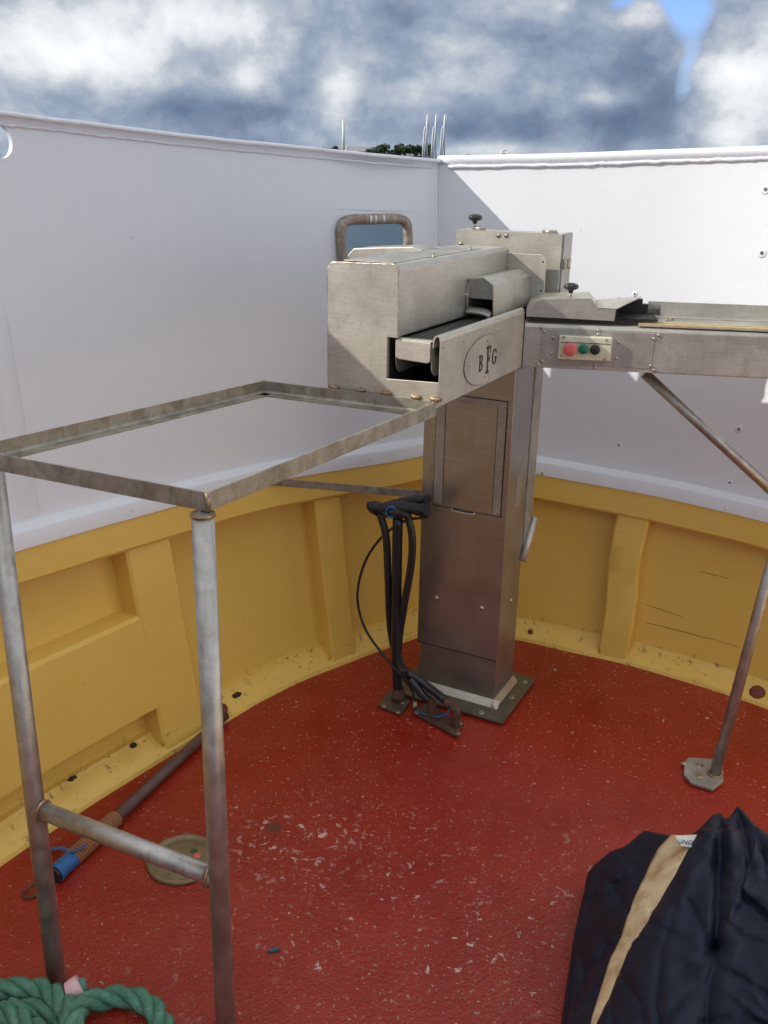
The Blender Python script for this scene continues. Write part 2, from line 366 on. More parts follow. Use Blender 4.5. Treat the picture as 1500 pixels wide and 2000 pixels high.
def tag(o, label, cat, group=None):
    o['label'] = label; o['category'] = cat
    if group: o['group'] = group
    return o
def struct(o, kind='structure'): o['kind'] = kind; return o
def smooth_path(pts, k=8, close=False):
    P = [A(*p) for p in pts]; n = len(P); out = []
    rng = range(n) if close else range(n-1)
    for i in rng:
        if close: a, b, c, d = P[i-1], P[i], P[(i+1) % n], P[(i+2) % n]
        else: a = P[i-1] if i else 2*P[0]-P[1]; b = P[i]; c = P[i+1]; d = P[i+2] if i+2 < n else 2*P[-1]-P[-2]
        for j in range(k):
            t = j/k; out.append(.5*((2*b)+(-a+c)*t+(2*a-5*b+4*c-d)*t*t+(-a+3*b-3*c+d)*t**3))
    if not close: out.append(P[-1])
    return out
def dome(mb, c, n, r, h_=.45, m=0):
    mb.lathe(c, n, [(r, -.001), (r, r*.1), (r*.85, r*h_*.7), (r*.45, r*h_), (0, r*h_*1.05)], 12, m)
def hexbolt(mb, c, n, r, m=0):
    mb.lathe(c, n, [(r*1.5, 0), (r*1.5, r*.25), (r, r*.26)], 16, m); mb.lathe(c, n, [(r, r*.2), (r, r*.9), (0, r*1.0)], 6, m, False)
def jit(p, a, f=9):
    v = noise.noise_vector(Vector(p)*f); return A(*p)+A(*v)*a

# ------------------------------------------------------------------ bulwark geometry
class Wall:
    def __init__(s, pts, mit, sgn):
        P = [np.array(p, float) for p in pts]; ext = [2*P[0]-P[1]]+P+[2*P[-1]-P[-2]]; out = []
        for i in range(1, len(ext)-2):
            a, b, c, d = ext[i-1:i+3]
            for k in range(24):
                t = k/24; out.append(.5*((2*b)+(-a+c)*t+(2*a-5*b+4*c-d)*t*t+(-a+3*b-3*c+d)*t**3))
        out.append(P[-1]); s.c = s.smooth(np.array(out)); s.L = np.r_[0, np.cumsum(np.linalg.norm(np.diff(s.c, axis=0), axis=1))]
        T = np.gradient(s.c, axis=0); T /= np.linalg.norm(T, axis=1)[:, None]; s.n = np.c_[T[:, 1], -T[:, 0]]*sgn
        w = np.clip(1-s.L/.25, 0, 1)[:, None]; s.n = s.n*(1-w)+np.array(mit)*w
    @staticmethod
    def smooth(c):
        L = np.r_[0, np.cumsum(np.linalg.norm(np.diff(c, axis=0), axis=1))]; t = np.arange(0, L[-1], .01); q = np.c_[np.interp(t, L, c[:, 0]), np.interp(t, L, c[:, 1])]
        n = 22; k = np.exp(-(np.arange(-n, n+1)/11.)**2); k /= k.sum(); pad = np.r_[2*q[0]-q[n:0:-1], q, 2*q[-1]-q[-2:-n-2:-1]]
        return np.c_[np.convolve(pad[:, 0], k, 'valid'), np.convolve(pad[:, 1], k, 'valid')]
    def fl(s, z): return .17*min(z, .7)+.08*max(z-.7, 0)
    def P(s, q, d, z):
        p = A(np.interp(q, s.L, s.c[:, 0]), np.interp(q, s.L, s.c[:, 1])); n = A(np.interp(q, s.L, s.n[:, 0]), np.interp(q, s.L, s.n[:, 1]))
        p = p+n*(d-s.fl(z)); return A(p[0], p[1], z)
    def N(s, q): n = A(np.interp(q, s.L, s.n[:, 0]), np.interp(q, s.L, s.n[:, 1]), .08); return n/np.linalg.norm(n)
    def solve(s, px, py, d=0):
        r = ray(px, py); prev = None
        for t in np.linspace(.5, 6, 1400)/np.linalg.norm(r[:2]):
            Q = C0+r*t; cc = s.c-s.n*(s.fl(Q[2])-d); i = int(np.argmin(((cc-Q[:2])**2).sum(1))); sd = (Q[:2]-cc[i]).dot(s.n[i])
            if prev is not None and prev > 0 and sd <= 0:
                return s.L[i], Q[2]
            prev = sd
    def sweep(s, mb, s0, s1, prof, n=60, m=0, jt=0.0, caps=True, smooth=True, closed=True):
        """profile(q) -> [(d,z)] carried along the wall from s0 to s1"""
        G = []
        for q in np.linspace(s0, s1, n+1):
            pr = prof(q) if callable(prof) else prof
            row = [jit(s.P(q, d, z), jt) if jt else s.P(q, d, z) for d, z in pr]
            if closed: row.append(row[0])
            G.append(row)
        mb.grid(G, m, smooth)
        if caps and closed:
            k = len(G[0])-1; mb.add(G[0][:k], [list(range(k))], m); mb.add(G[-1][:k], [list(range(k))[::-1]], m)
        return mb
K0 = (.256, 3.343); MIT = (.33, -1.26)
LW = Wall([K0, (.147, 3.24), (.009, 3.14), (-.193, 2.972), (-.345, 2.832), (-.567, 2.54), (-.799, 2.215), (-.985, 1.92), (-1.25, 1.42), (-1.5, .8), (-1.65, 0), (-1.75, -1.5), (-1.8, -3)], MIT, -1)
RW = Wall([K0, (.523, 3.232), (.73, 3.135), (.946, 3.029), (1.314, 2.764), (1.62, 2.4), (1.85, 1.9), (2.0, 1.2), (2.1, .3), (2.15, -1), (2.2, -3)], MIT, 1)
def zsL(q): return .678+.052*min(q, 2.5)
def ztL(q): return 1.733+.055*min(q, 3)
def zsR(q): return .652-.034*min(q, 1.5)
def ztR(q): return 1.735+.045*min(q, 2.5)
END = 6.0
def flat_shade(o, ang=32):
    me = o.data; b = bmesh.new(); b.from_mesh(me)
    for e in b.edges:
        if len(e.link_faces) == 2 and e.calc_face_angle(0) > math.radians(ang): e.smooth = False
    b.to_mesh(me); b.free(); return o
def plate(W_, zs, zt, holes, s0, s1, bottom=.05):
    """painted plate with openings [(s, z, half_s, half_z, power)]"""
    mb = MB(); T_ = -.03
    def P(q, v, d=T_): z0, z1 = zs(q)+bottom, zt(q)-.004; return W_.P(q, d, z0+(z1-z0)*v)
    H = []
    for (q, z, hs, hz, pw) in holes:
        z0, z1 = zs(q)+bottom, zt(q); v = (z-z0)/(z1-z0); hv = hz/(z1-z0); H.append((q, v, hs, hv, pw))
    ss = list(np.arange(s0, s1, .06))+[s1]; vs = list(np.linspace(0, 1, 15))
    for q, v, hs, hv, pw in H:
        a0, a1, b0, b1 = q-hs*1.5, q+hs*1.5, v-hv*1.4, min(v+hv*1.4, .985)
        ss = [x for x in ss if not (a0-.012 < x < a1+.012)]+[a0, a1]
        vs = [x for x in vs if x in (0, 1) or not (b0-.004 < x < b1+.004)]+[b0, b1]
    ss = sorted(set(ss)); vs = sorted(set(vs))
    for d in (T_, T_-.014):
        for i in range(len(ss)-1):
            for j in range(len(vs)-1):
                cs, cv = (ss[i]+ss[i+1])/2, (vs[j]+vs[j+1])/2
                if any(abs(cs-q) < hs*1.5 and v-hv*1.4 < cv < min(v+hv*1.4, .985) for q, v, hs, hv, pw in H): continue
                mb.add([P(ss[i], vs[j], d), P(ss[i+1], vs[j], d), P(ss[i+1], vs[j+1], d), P(ss[i], vs[j+1], d)], [[0, 1, 2, 3]], 0, True)
    for q, v, hs, hv, pw in H:
        a0, a1, b0, b1 = q-hs*1.5, q+hs*1.5, v-hv*1.4, min(v+hv*1.4, .985)
        # outer ring must meet the neighbouring grid lines
        lines_s = [x for x in ss if a0 <= x <= a1]; lines_v = [x for x in vs if b0 <= x <= b1]
        per = [(x, b0) for x in lines_s]+[(a1, x) for x in lines_v[1:]]+[(x, b1) for x in lines_s[::-1][1:]]+[(a0, x) for x in lines_v[::-1][1:-1]]
        dense = []
        for i in range(len(per)):
            p, r = per[i], per[(i+1) % len(per)]
            for k in range(8): dense.append((p[0]+(r[0]-p[0])*k/8, p[1]+(r[1]-p[1])*k/8))
        n = len(dense); inn = []
        for x, y in dense:
            a = math.atan2((y-v)/hv, (x-q)/hs); c_, s_ = math.cos(a), math.sin(a); k = (abs(c_)**pw+abs(s_)**pw)**(-1/pw); inn.append((q+hs*k*c_, v+hv*k*s_))
        for d in (T_, T_-.014):
            mb.add([P(x, y, d) for x, y in dense]+[P(x, y, d) for x, y in inn], [[i, (i+1) % n, (i+1) % n+n, i+n] for i in range(n)], 0, True)
        mb.add([P(x, y, T_) for x, y in inn]+[P(x, y, T_-.014) for x, y in inn], [[i, (i+1) % n, (i+1) % n+n, i+n] for i in range(n)])
    return mb

lb = thing('bulwark', 'left bulwark of the bow, white steel above yellow timber, with a pipe-framed opening', 'bulwark', (-.5, 2.7, 0), 'bulwarks round the bow')
rb = thing('bulwark', 'right bulwark of the bow, sunlit white plate above yellow planking with one post', 'bulwark', (1.0, 3.0, 0), 'bulwarks round the bow')
h1 = LW.solve(726, 470, -.03)
flat_shade(plate(LW, zsL, ztL, [(h1[0], h1[1]-.005, .126, .075, 7), (*LW.solve(-3, 271, -.03), .034, .040, 2)], 0, END).build('upper_plating', WHITE, lb, fixn=False))
flat_shade(plate(RW, zsR, ztR, [], 0, END).build('upper_plating', WHITE, rb))
PD = {'L': -.088, 'R': -.07}
for W_, zs, zt, par, nm in ((LW, zsL, ztL, lb, 'L'), (RW, zsR, ztR, rb, 'R')):
    flat_shade(W_.sweep(MB(), 0, END, lambda q: [(.004, zs(q)), (.004, zs(q)+.038), (.001, zs(q)+.0455), (-.012, zs(q)+.053), (-.029, zs(q)+.058), (-.06, zs(q)+.06), (-.06, zs(q))], 90, jt=.001).build('flange', WHITE, par))
    # cap beam, planking, kerb
    flat_shade(W_.sweep(MB(), 0, END, lambda q: [(0, zs(q)-.001), (.001, zs(q)-.085), (-.006, zs(q)-.094), (-.13, zs(q)-.094), (-.13, zs(q)-.001)], 110, jt=.0022).build('cap_beam', YELLOW, par))
    flat_shade(W_.sweep(MB(), 0, END, lambda q: [(PD[nm], .02), (PD[nm], zs(q)-.08), (-.12, zs(q)-.08), (-.12, .02)], 110, jt=.002).build('planking', YELLOW, par))
    flat_shade(W_.sweep(MB(), 0, END, lambda q: [(0.004, -.01), (-.002, .012), (-.035, .030), (-.063, .045), (-.069, .058), (-.11, .060), (-.11, -.01)], 200, jt=.003).build('kerb', YELLOW, par))
# top edges
mb = MB(); LW.sweep(mb, 0, END, lambda q: [(-.014, ztL(q)-.008), (-.018, ztL(q)+.004), (-.05, ztL(q)+.004), (-.054, ztL(q)-.008)], 160, jt=.0015); mb.build('top_strip', BEAD, lb)
mb = MB(); pts = [RW.P(q, -.036, ztR(q)-.002) for q in np.linspace(0, END, 160)]; mb.tube(pts, .0165, 16); mb.build('top_rail', WHITE, rb)
mb = MB()
def caulk(W_, d, zf, s0, s1, r, n, parent, name='caulk_bead', f=40):
    mb = MB(); pts = []; rr = []
    for q in np.linspace(s0, s1, n):
        p = W_.P(q, d, zf(q)); k = noise.noise(Vector(p)*f); pts.append(p+A(0, 0, k*r*.5)); rr.append(r*(.75+.5*abs(noise.noise(Vector(p)*f*1.7+Vector((5, 0, 0))))))
    mb.tube(pts, rr, 8); return mb.build(name, BEAD, parent)
caulk(RW, -.026, lambda q: ztR(q)-.024, .02, 3, .0075, 260, rb)
caulk(LW, -.028, lambda q: ztL(q)-.026, .02, 3.4, .0045, 260, lb)
mb = MB(); mb.tube([LW.P(0, -.0275, z) for z in np.linspace(.74, 1.72, 60)], [.0035+.002*noise.noise(Vector((0, 0, z*40))) for z in np.linspace(.74, 1.72, 60)], 8); mb.build('corner_weld', BEAD, lb)
# stiffener showing through the left plate
q0 = LW.solve(22, 800, -.03)[0]
mb = MB(); G = []
for z in np.linspace(.83, 1.45, 50):
    row = []
    for k in range(9):
        t = k/8; row.append(LW.P(q0-.03+.06*t, -.03+.007*math.sin(math.pi*t)**.6*min(1, (1.45-z)*5, (z-.8)*8)+.0006*noise.noise(Vector((t*3, z*40, 0))), z))
    G.append(row)
mb.grid(G); mb.build('stiffener', WHITE, lb)
caulk(LW, -.024, lambda q: 0, 0, 0.01, .001, 2, lb).data.clear_geometry() if False else None
mb = MB(); mb.tube([LW.P(q0-.034, -.0305, z) for z in np.linspace(.83, 1.36, 120)], [.003+.0015*noise.noise(Vector((3, 0, z*90))) for z in np.linspace(.83, 1.36, 120)], 7); mb.build('stiffener_weld', BEAD, lb)
# ribs of the left side
def rib(W_, s0, s1, z0, z1f, d0, par, name='rib', dback=-.095, jt=.003, bulge=0.0):
    mb = MB(); G = []
    for t in np.linspace(0, 1, 22):
        ring = []
        for q, d in ((s0, dback), (s0, d0-.008), (s0+.008, d0), ((s0+s1)/2, d0+.001), (s1-.008, d0), (s1, d0-.008), (s1, dback)):
            z = z0+(z1f(q)-z0)*t
            k = 1+bulge*math.sin(t*9)*.5
            ring.append(jit(W_.P(q+bulge*.008*math.sin(t*7), d*1.0+bulge*.004*math.sin(t*11), z), jt))
        G.append(ring)
    mb.grid(G); return flat_shade(mb.build(name, YELLOW, par), 40)
rib(LW, .438, .548, .0, lambda q: zsL(q)-.09, -.012, lb)
rib(LW, 1.125, 1.29, .0, lambda q: zsL(q)-.09, -.010, lb)
rib(LW, 2.15, 2.3, .0, lambda q: zsL(q)-.09, -.010, lb)
rib(LW, 3.1, 3.25, .0, lambda q: zsL(q)-.09, -.010, lb)
a0 = LW.solve(272, 1203, -.01)[1]; a1 = LW.solve(297, 1387, -.01)[1]
flat_shade(LW.sweep(MB(), 1.27, 3.3, lambda q: [(-.012, a0-.012), (-.02, a0-.002), (-.12, a0), (-.12, a1), (-.012, a1), (-.010, a1+.05)], 80, jt=.002).build('stringer', YELLOW, lb))
rib(RW, .595, .705, .0, lambda q: zsR(q)-.09, -.004, rb, dback=-.08, jt=.005, bulge=.55)
rib(RW, 1.42, 1.54, .0, lambda q: zsR(q)-.09, -.004, rb, dback=-.08)
rib(RW, 2.3, 2.42, .0, lambda q: zsR(q)-.09, -.004, rb, dback=-.08)
# plank seam cracks of the right side
for (p, r_) in (((1262, 1215), (1440, 1262)), ((1370, 1116), (1425, 1130)), ((1262, 1180), (1335, 1205))):
    a = RW.solve(*p, -.07); b = RW.solve(*r_, -.07); mb = MB()
    pts = [RW.P(a[0]+(b[0]-a[0])*t, -.0695, a[1]+(b[1]-a[1])*t+.004*noise.noise(Vector((t*9, p[0], 0)))) for t in np.linspace(0, 1, 30)]
    mb.tube(pts, [.0005+.0010*abs(noise.noise(Vector((t*14, 1, 2)))) for t in np.linspace(0, 1, 30)], 6); mb.build('plank_crack', flat('crack_dirt', (.10, .05, .02), .8) if 'crack_dirt' not in bpy.data.materials else bpy.data.materials['crack_dirt'], rb)
for px, py, r_ in ((1486, 494, .010), (1442, 838, .008), (1428, 943, .007), (1212, 869, .005), (1238, 574, .006), (1497, 370, .010), (1064, 919, .005)):
    q, z = RW.solve(px, py, -.03); c = RW.P(q, -.03 if py < 915 or px > 1400 else .004, z); n = RW.N(q); mb = MB()
    mb.lathe(c, n, [(r_*1.6, -.001), (r_*1.5, .0012), (r_*.95, .0016)], 18, 0); mb.lathe(c, n, [(r_*.75, .0), (r_*.6, .0028), (0, .003)], 6, 1, False); mb.build('wall_bolt', [BEAD, WBOLT], rb)
for (W_, px, py, par) in ((RW, 1235, 955, rb), (RW, 1420, 994, rb), (LW, 256, 996, lb), (LW, 724, 897, lb)):
    q, z = W_.solve(px, py, .004); mb = MB(); mb.lathe(W_.P(q, .004, z), W_.N(q), [(.006, -.001), (.006, .001), (.004, .0015), (0, .001)], 14); mb.build('painted_screw', BEAD, par)
# rusted plug and worn patches on the kerbs
for (W_, px, py, r_, par) in ((RW, 1476, 1372, .022, rb), (RW, 1033, 1247, .009, rb), (LW, 437, 1395, .016, lb)):
    q, z = W_.solve(px, py, -.03); mb = MB(); n = W_.N(q)+A(0, 0, 1.2); n /= np.linalg.norm(n); c = W_.P(q, -.028, .03)
    mb.lathe(c, n, [(r_*1.25, -.004), (r_*1.15, .003), (r_*.8, .004), (r_*.3, .006), (0, .006)], 9); mb.build('rust_scab', flat('red_rust', (.16, .03, .02), .6, 0, 80, .6, .004) if 'red_rust' not in bpy.data.materials else bpy.data.materials['red_rust'], par)
DIRT = flat('dark_rot', (.035, .022, .016), .85, 0, 90, .6, .004)
for (W_, px, py, d, a_, b_2, par) in ((RW, 1181, 1274, -.055, .018, .010, rb), (RW, 1266, 1287, -.058, .016, .007, rb), (RW, 1325, 1307, -.058, .04, .003, rb), (RW, 1372, 1320, -.058, .03, .003, rb), (RW, 1450, 1346, -.055, .05, .0025, rb), (RW, 1120, 1243, -.058, .05, .0025, rb), (LW, 462, 1357, -.04, .016, .007, lb), (LW, 640, 1312, -.012, .012, .004, lb), (LW, 597, 1330, -.012, .03, .003, lb), (LW, 240, 1095, -.06, .010, .018, lb), (LW, 258, 1456, -.02, .010, .006, lb), (LW, 140, 1520, -.03, .012, .005, lb)):
    q, z = W_.solve(px, py, d); mb = MB(); n = W_.N(q); c = W_.P(q, d+.004, z); t_ = np.cross(n, ZZ); t_ /= np.linalg.norm(t_); u3 = np.cross(t_, n)
    ringp = []
    for k in range(22):
        a = 2*math.pi*k/22; rr_ = 1+.55*noise.noise(Vector((math.cos(a)*1.7+px, math.sin(a)*1.7, py))); ringp.append(c+t_*a_*rr_*math.cos(a)+u3*b_2*rr_*math.sin(a))
    mb.add(ringp+[p-n*.012 for p in ringp]+[c+n*.001], [[k, (k+1) % 22, (k+1) % 22+22, k+22] for k in range(22)]+[[k, (k+1) % 22, 44] for k in range(22)]); mb.build('paint_chip', DIRT, par)
# pipe-framed opening
hq, hz = h1[0], h1[1]-.005
mb = MB(); ring = []
for k in range(64):
    a = 2*math.pi*k/64; c_, s_ = math.cos(a), math.sin(a); kk = (abs(c_)**6+abs(s_)**6)**(-1/6); ring.append(LW.P(hq+.127*kk*c_, -.020, hz+.076*kk*s_))
mb.tube(ring, .0175, 14, close=True); mb.build('fairlead_pipe', RPIPE, lb, label='worn steel pipe framing the opening in the white plate')
for t in (.42, .55, .64):
    mb = MB(); p = LW.P(hq+.135*(.9-1.6*t)*-1, -.004, hz+.077); mb.tube([p+A(0, 0, .012), p+A(.001, -.002, 0), p+A(0, 0, -.014)], [.003, .005, .002], 7); mb.build('paint_run', BEAD, lb)

# ------------------------------------------------------------------ deck, sea, land
mb = MB(); G = []
lp = [LW.P(q, -.05, 0) for q in np.linspace(0, END, 60)]; rp = [RW.P(q, -.05, 0) for q in np.linspace(0, END, 60)]
for a, b in zip(lp, rp): G.append([a+(b-a)*t for t in np.linspace(0, 1, 24)])
for r_ in G:
    for p in r_: p[2] = 0
mb.grid(G); struct(mb.build('deck', DECK))
mb = MB(); S_ = 6000; mb.add([(-S_, -S_, -1.3), (S_, -S_, -1.3), (S_, S_, -1.3), (-S_, S_, -1.3)], [[0, 1, 2, 3]]); struct(mb.build('sea', SEA))
# headland: ridge heights measured at 320 m
YH = 320.
prof = [(380, 322), (470, 318), (560, 300), (590, 297), (630, 295), (680, 297), (720, 297), (760, 301), (800, 304), (840, 308), (870, 314), (900, 318), (930, 309), (960, 309), (1000, 313), (1060, 312), (1110, 314), (1180, 318), (1300, 322)]
mb = MB(); G = []
for px in np.linspace(330, 1400, 180):
    py = np.interp(px, [a for a, b in prof], [b for a, b in prof]); p = ondep(px, py, YH); zt_ = max(p[2], -.6)
    x = p[0]; row = []
    for t in np.linspace(0, 1, 14):
        y = YH-34+t*110; hgt = math.sin(min(t/.31, 1)*math.pi/2) if t < .31 else math.cos((t-.31)/.69*math.pi/2)
        row.append(A(x*(y/YH), y, -1.6+(zt_+1.6)*hgt+.9*noise.noise(Vector((x*.12, y*.12, 0)))*hgt))
    G.append(row)
mb.grid(G); struct(mb.build('headland', LAND))
def gz(px, py, y): return ondep(px, py, y)
def far_tree(px, py, wpx, hpx, label, y=308):
    b = gz(px, py+hpx*.5+4, y); top = gz(px, py-hpx*.5, y); w = wpx/1830*y/.94
    H_ = top[2]-b[2]; t = thing('tree', label, 'tree', b, 'trees along the headland')
    mb = MB(); mb.tube([b-A(0, 0, .6), b+A(.1, 0, H_*.35), b+A(-.1, 0, H_*.7)], [.3, .22, .08], 8)
    mb.tube([b+A(0, 0, H_*.3), b+A(w*.25, 0, H_*.6)], [.12, .04], 6); mb.tube([b+A(0, 0, H_*.25), b+A(-w*.25, .2, H_*.55)], [.12, .04], 6); mb.build('trunk', BARK, t)
    mb = MB()
    cl_ = [(random.uniform(-.38, .38)*w, random.uniform(-.3, .3)*w, random.uniform(.35, .85)*H_, random.uniform(.13, .24)*w) for _ in range(13)]
    for (x, y_, z, r_) in cl_:
        for _ in range(60):
            d = Vector((random.gauss(0, 1), random.gauss(0, 1), random.gauss(0, .8))).normalized()*r_*random.uniform(.55, 1.1); c = b+A(x+d.x, y_+d.y, z+d.z)
            e = Vector((random.gauss(0, 1), random.gauss(0, 1), random.gauss(0, 1))).normalized()*.35; f_ = e.orthogonal().normalized()*.26
            mb.add([c+A(*e), c+A(*f_), c-A(*e), c-A(*f_)], [[0, 1, 2, 3]])
    mb.build('crown', LEAF, t, fixn=False)
for a in [(747, 291, 26, 17, 'round dark green tree just right of the far white shed'), (790, 292, 32, 24, 'tallest dark green tree in the middle of the far shore'), (824, 295, 36, 24, 'broad tree behind the three pale lattice masts'),
          (626, 294, 18, 8, 'low bushy tree in front of the long white building at far left'), (652, 293, 16, 14, 'small tree beside the tall white mast'), (812, 292, 16, 16, 'narrow tree left of the three pale lattice masts'),
          (727, 299, 22, 9, 'low scrubby tree at the dark end of the white shed'), (770, 301, 26, 8, 'low bush-like tree between the round tree and the tallest one'), (917, 307, 11, 8, 'tiny lone tree right of the bulwark corner on the far shore')]: far_tree(*a)
def far_box(mb, p0, p1, y, dep, m=0):
    a = gz(*p0, y); b = gz(*p1, y); mb.box(A(0, 0, 0), A(1, 0, 0), A(0, 0, 1), A(0, 1, 0), a[0], b[0], min(a[2], b[2]), max(a[2], b[2]), y, y+dep, m)
t = thing('shed', 'low white shed with a bright side wall and dark gable on the far shore', 'building', gz(700, 300, 312))
mb = MB(); far_box(mb, (680, 286), (726, 299), 312, 12); mb.build('wall', PALEW, t); mb = MB(); far_box(mb, (726, 287), (732, 299), 312, 12); mb.build('gable', ROOFG, t); mb = MB(); far_box(mb, (681, 295), (718, 299), 311.6, .3); mb.build('doorway', ROOFG, t)
t = thing('building', 'long flat white building left of the tall mast on the far shore', 'building', gz(630, 300, 322))
mb = MB(); far_box(mb, (592, 290), (668, 300), 322, 10); mb.build('wall', PALEW, t); mb = MB(); far_box(mb, (590, 287.5), (670, 289.5), 321, 12); mb.build('roof', PALEW, t)
for k in range(6): mb = MB(); far_box(mb, (598+k*11, 292), (605+k*11, 296), 321.8, .2); mb.build('window', GLASSD, t)
t = thing('house', 'small white gabled house right behind the foot of the tall mast', 'building', gz(668, 300, 316))
mb = MB(); far_box(mb, (658, 288), (678, 299), 316, 8); mb.build('wall', PALEW, t); a = gz(658, 288, 316); b = gz(678, 288, 316); c = gz(672, 279, 316)
mb = MB(); mb.prism([(a[0], a[2]), (b[0], b[2]), (c[0], c[2])], A(0, 316, 0), A(1, 0, 0), A(0, 0, 1), A(0, 1, 0), 8); mb.build('roof', PALEW, t); mb = MB(); far_box(mb, (661, 291), (666, 295), 315.8, .2); mb.build('window', GLASSD, t)
t = thing('mast', 'tall slim white mast standing alone on the far shore', 'mast', gz(671, 296, 300))
mb = MB(); mb.tube([gz(671, 300, 300), gz(670.5, 234, 300)], [.42, .34], 10); mb.build('pole', PALEW, t); 
for k in range(9): mb = MB(); p = gz(671, 290-k*6, 300); mb.tube([p-A(.55, 0, 0), p+A(.55, 0, 0)], .12, 6); mb.build('rung', PALEW, t)
for i, (x0, lab) in enumerate(((828, 'leftmost of the three pale bent lattice masts above the bulwark corner'), (845, 'middle of the three pale bent lattice masts above the bulwark corner'), (862, 'rightmost of the three pale bent lattice masts above the bulwark corner'))):
    t = thing('lattice_mast', lab, 'mast', gz(x0, 314, 290), 'pale bent masts on the far shore'); q = lambda x, y: gz(x0+x, y, 290)
    mb = MB(); mb.tube([q(-3, 314), q(-1, 280), q(1, 254), q(3, 248), q(5, 248), q(6, 254), q(6, 314)], .22, 8); mb.build('hoop', PALEW, t)
    mb = MB(); mb.tube([q(0, 314), q(4, 270), q(7, 226)], .24, 8); mb.tube([q(6, 250), q(11, 226)], .18, 8); mb.tube([q(6, 226), q(11.5, 225)], .2, 8); mb.build('boom', PALEW, t)
    mb = MB(); mb.tube([q(-2, 296), q(6, 282)], .1, 6); mb.tube([q(-1, 276), q(6, 262)], .1, 6); mb.build('strut', PALEW, t)
t = thing('gantry_tower', 'tiny pale square lattice tower on the horizon at right', 'tower', gz(985, 312, 330))
for dx in (-6, 6): mb = MB(); mb.tube([gz(985+dx, 314, 330), gz(985+dx, 294, 330)], .4, 6); mb.build('post', PALEW, t)
mb = MB()
for yy in (294, 300, 306): mb.tube([gz(979, yy, 330), gz(991, yy, 330)], .25, 6)
mb.tube([gz(979, 306, 330), gz(991, 300, 330)], .2, 6); mb.build('crossbeam', PALEW, t)

# ------------------------------------------------------------------ the machine
mc = thing('gutting_machine', 'stainless steel fish machine on a square column with conveyor arm and welded tube stand', 'machine', ml(-.14, .1, 0))
def mp(px, py, y): # pixel on the machine-frontal plane at local y
    return onpl(px, py, ml(0, y, 0), V)
def mloc(P): P = P-O; return P.dot(U), P.dot(V), P[2]
# base plate and gasket
mb = MB(); mb.box(O, U, V, ZZ, -.345, .064, -.080, .245, .006, .016); mb.build('base_plate', OLIVE, mc, .002)
mb = MB(); mb.box(O, U, V, ZZ, -.338, .057, -.072, .238, -.003, .007); mb.build('gasket', TAPE, mc)
for x, y in ((.038, .20), (.034, .08), (-.02, -.06), (-.2, -.06)): mb = MB(); hexbolt(mb, ml(x, y, .016), ZZ, .007); mb.build('base_bolt', BOLT, mc)
# column
mb = MB(); mb.box(O, U, V, ZZ, -.283, -.002, .003, .186, .016, 1.152); mb.build('column', STEELC, mc, .006, 3)
mb = MB()
mb.prism([(.003, .038), (-.017, .0165), (-.015, .0145), (.003, .016)], O, V, ZZ, U, .02, 0, -.29)
mb.prism([(-.002, .038), (.015, .0165), (.013, .0145), (-.002, .016)], O, U, ZZ, V, .19, 0, -.02)
mb.build('skirt', STEEL, mc, .001)
mb = MB(); mb.box(O, U, V, ZZ, -.289, .003, -.003, .002, .185, 1.15); mb.box(O, U, V, ZZ, -.0015, .003, -.003, .165, .05, 1.15); mb.build('column_cover', STEELC, mc, .0025, 3)
mb = MB(); mb.box(O, U, V, ZZ, -.245, -.016, -.006, -.003, .69, 1.055); mb.build('access_panel', STEELC, mc, .001)
ap = bpy.data.objects['access_panel']
mb = MB()
for x0, x1, z0, z1 in ((-.247, -.014, .6885, .690), (-.247, -.2455, .69, 1.056), (-.0155, -.014, .69, 1.056), (-.247, -.014, 1.055, 1.0565), (-.214, -.2128, .695, 1.035), (-.0445, -.0432, .695, 1.035)): mb.box(O, U, V, ZZ, x0, x1, -.0066, -.0028, z0, z1)
mb.build('panel_seam', ETCH, mc)
mb = MB(); mb.box(O, U, V, ZZ, -.288, .001, -.0034, -.0028, .1835, .186); mb.build('cover_seam', ETCH, mc)
mb = MB(); mb.box(O, U, V, ZZ, -.245, -.215, -.008, -.006, .695, 1.05); mb.box(O, U, V, ZZ, -.042, -.018, -.008, -.006, .695, 1.05); mb.box(O, U, V, ZZ, -.245, -.018, -.0085, -.0065, 1.035, 1.055); mb.build('edge_strip', STEEL2, mc, .0006)
mb = MB(); mb.tube(smooth_path([ml(-.18, -.006, .688), ml(-.17, -.012, .683), ml(-.11, -.012, .683), ml(-.10, -.006, .688)], 5), .003, 8); mb.build('panel_lip', STEEL, mc)
for px, py in ((902, 992), (973, 1003), (977, 937), (838, 985), (838, 917), (988, 795), (900, 783)):
    mb = MB(); dome(mb, mp(px, py, -.0085), -V, .0045); mb.build('rivet', BOLT, mc)
for px, py in ((852, 1168), (940, 1188)):
    mb = MB(); dome(mb, mp(px, py, -.003), -V, .0095, .6); mb.build('rivet', BOLT, mc)
mb = MB(); dome(mb, onpl(998, 1173, ml(.003, 0, 0), U), U, .0085, .6); mb.build('rivet', BOLT, mc)
mb = MB(); mb.box(O, U, V, ZZ, .003, .0045, .07, .12, .70, .80); mb.build('side_patch', STEEL2, mc, .0006)
# chute housing at the back of the column
mb = MB(); mb.prism([(.186, .50), (.25, .595), (.256, .62), (.256, 1.152), (.186, 1.152)], ml(-.26, 0, 0), V, ZZ, U, .263); mb.build('chute', STEEL2, mc, .003)
mb = MB(); mb.tube([ml(.012, .16, .487), ml(.012, .255, .608)], .012, 14); mb.tube([ml(.004, .175, .70), ml(.004, .245, .612)], .0012, 6); mb.build('chute_lip', STEEL, mc)
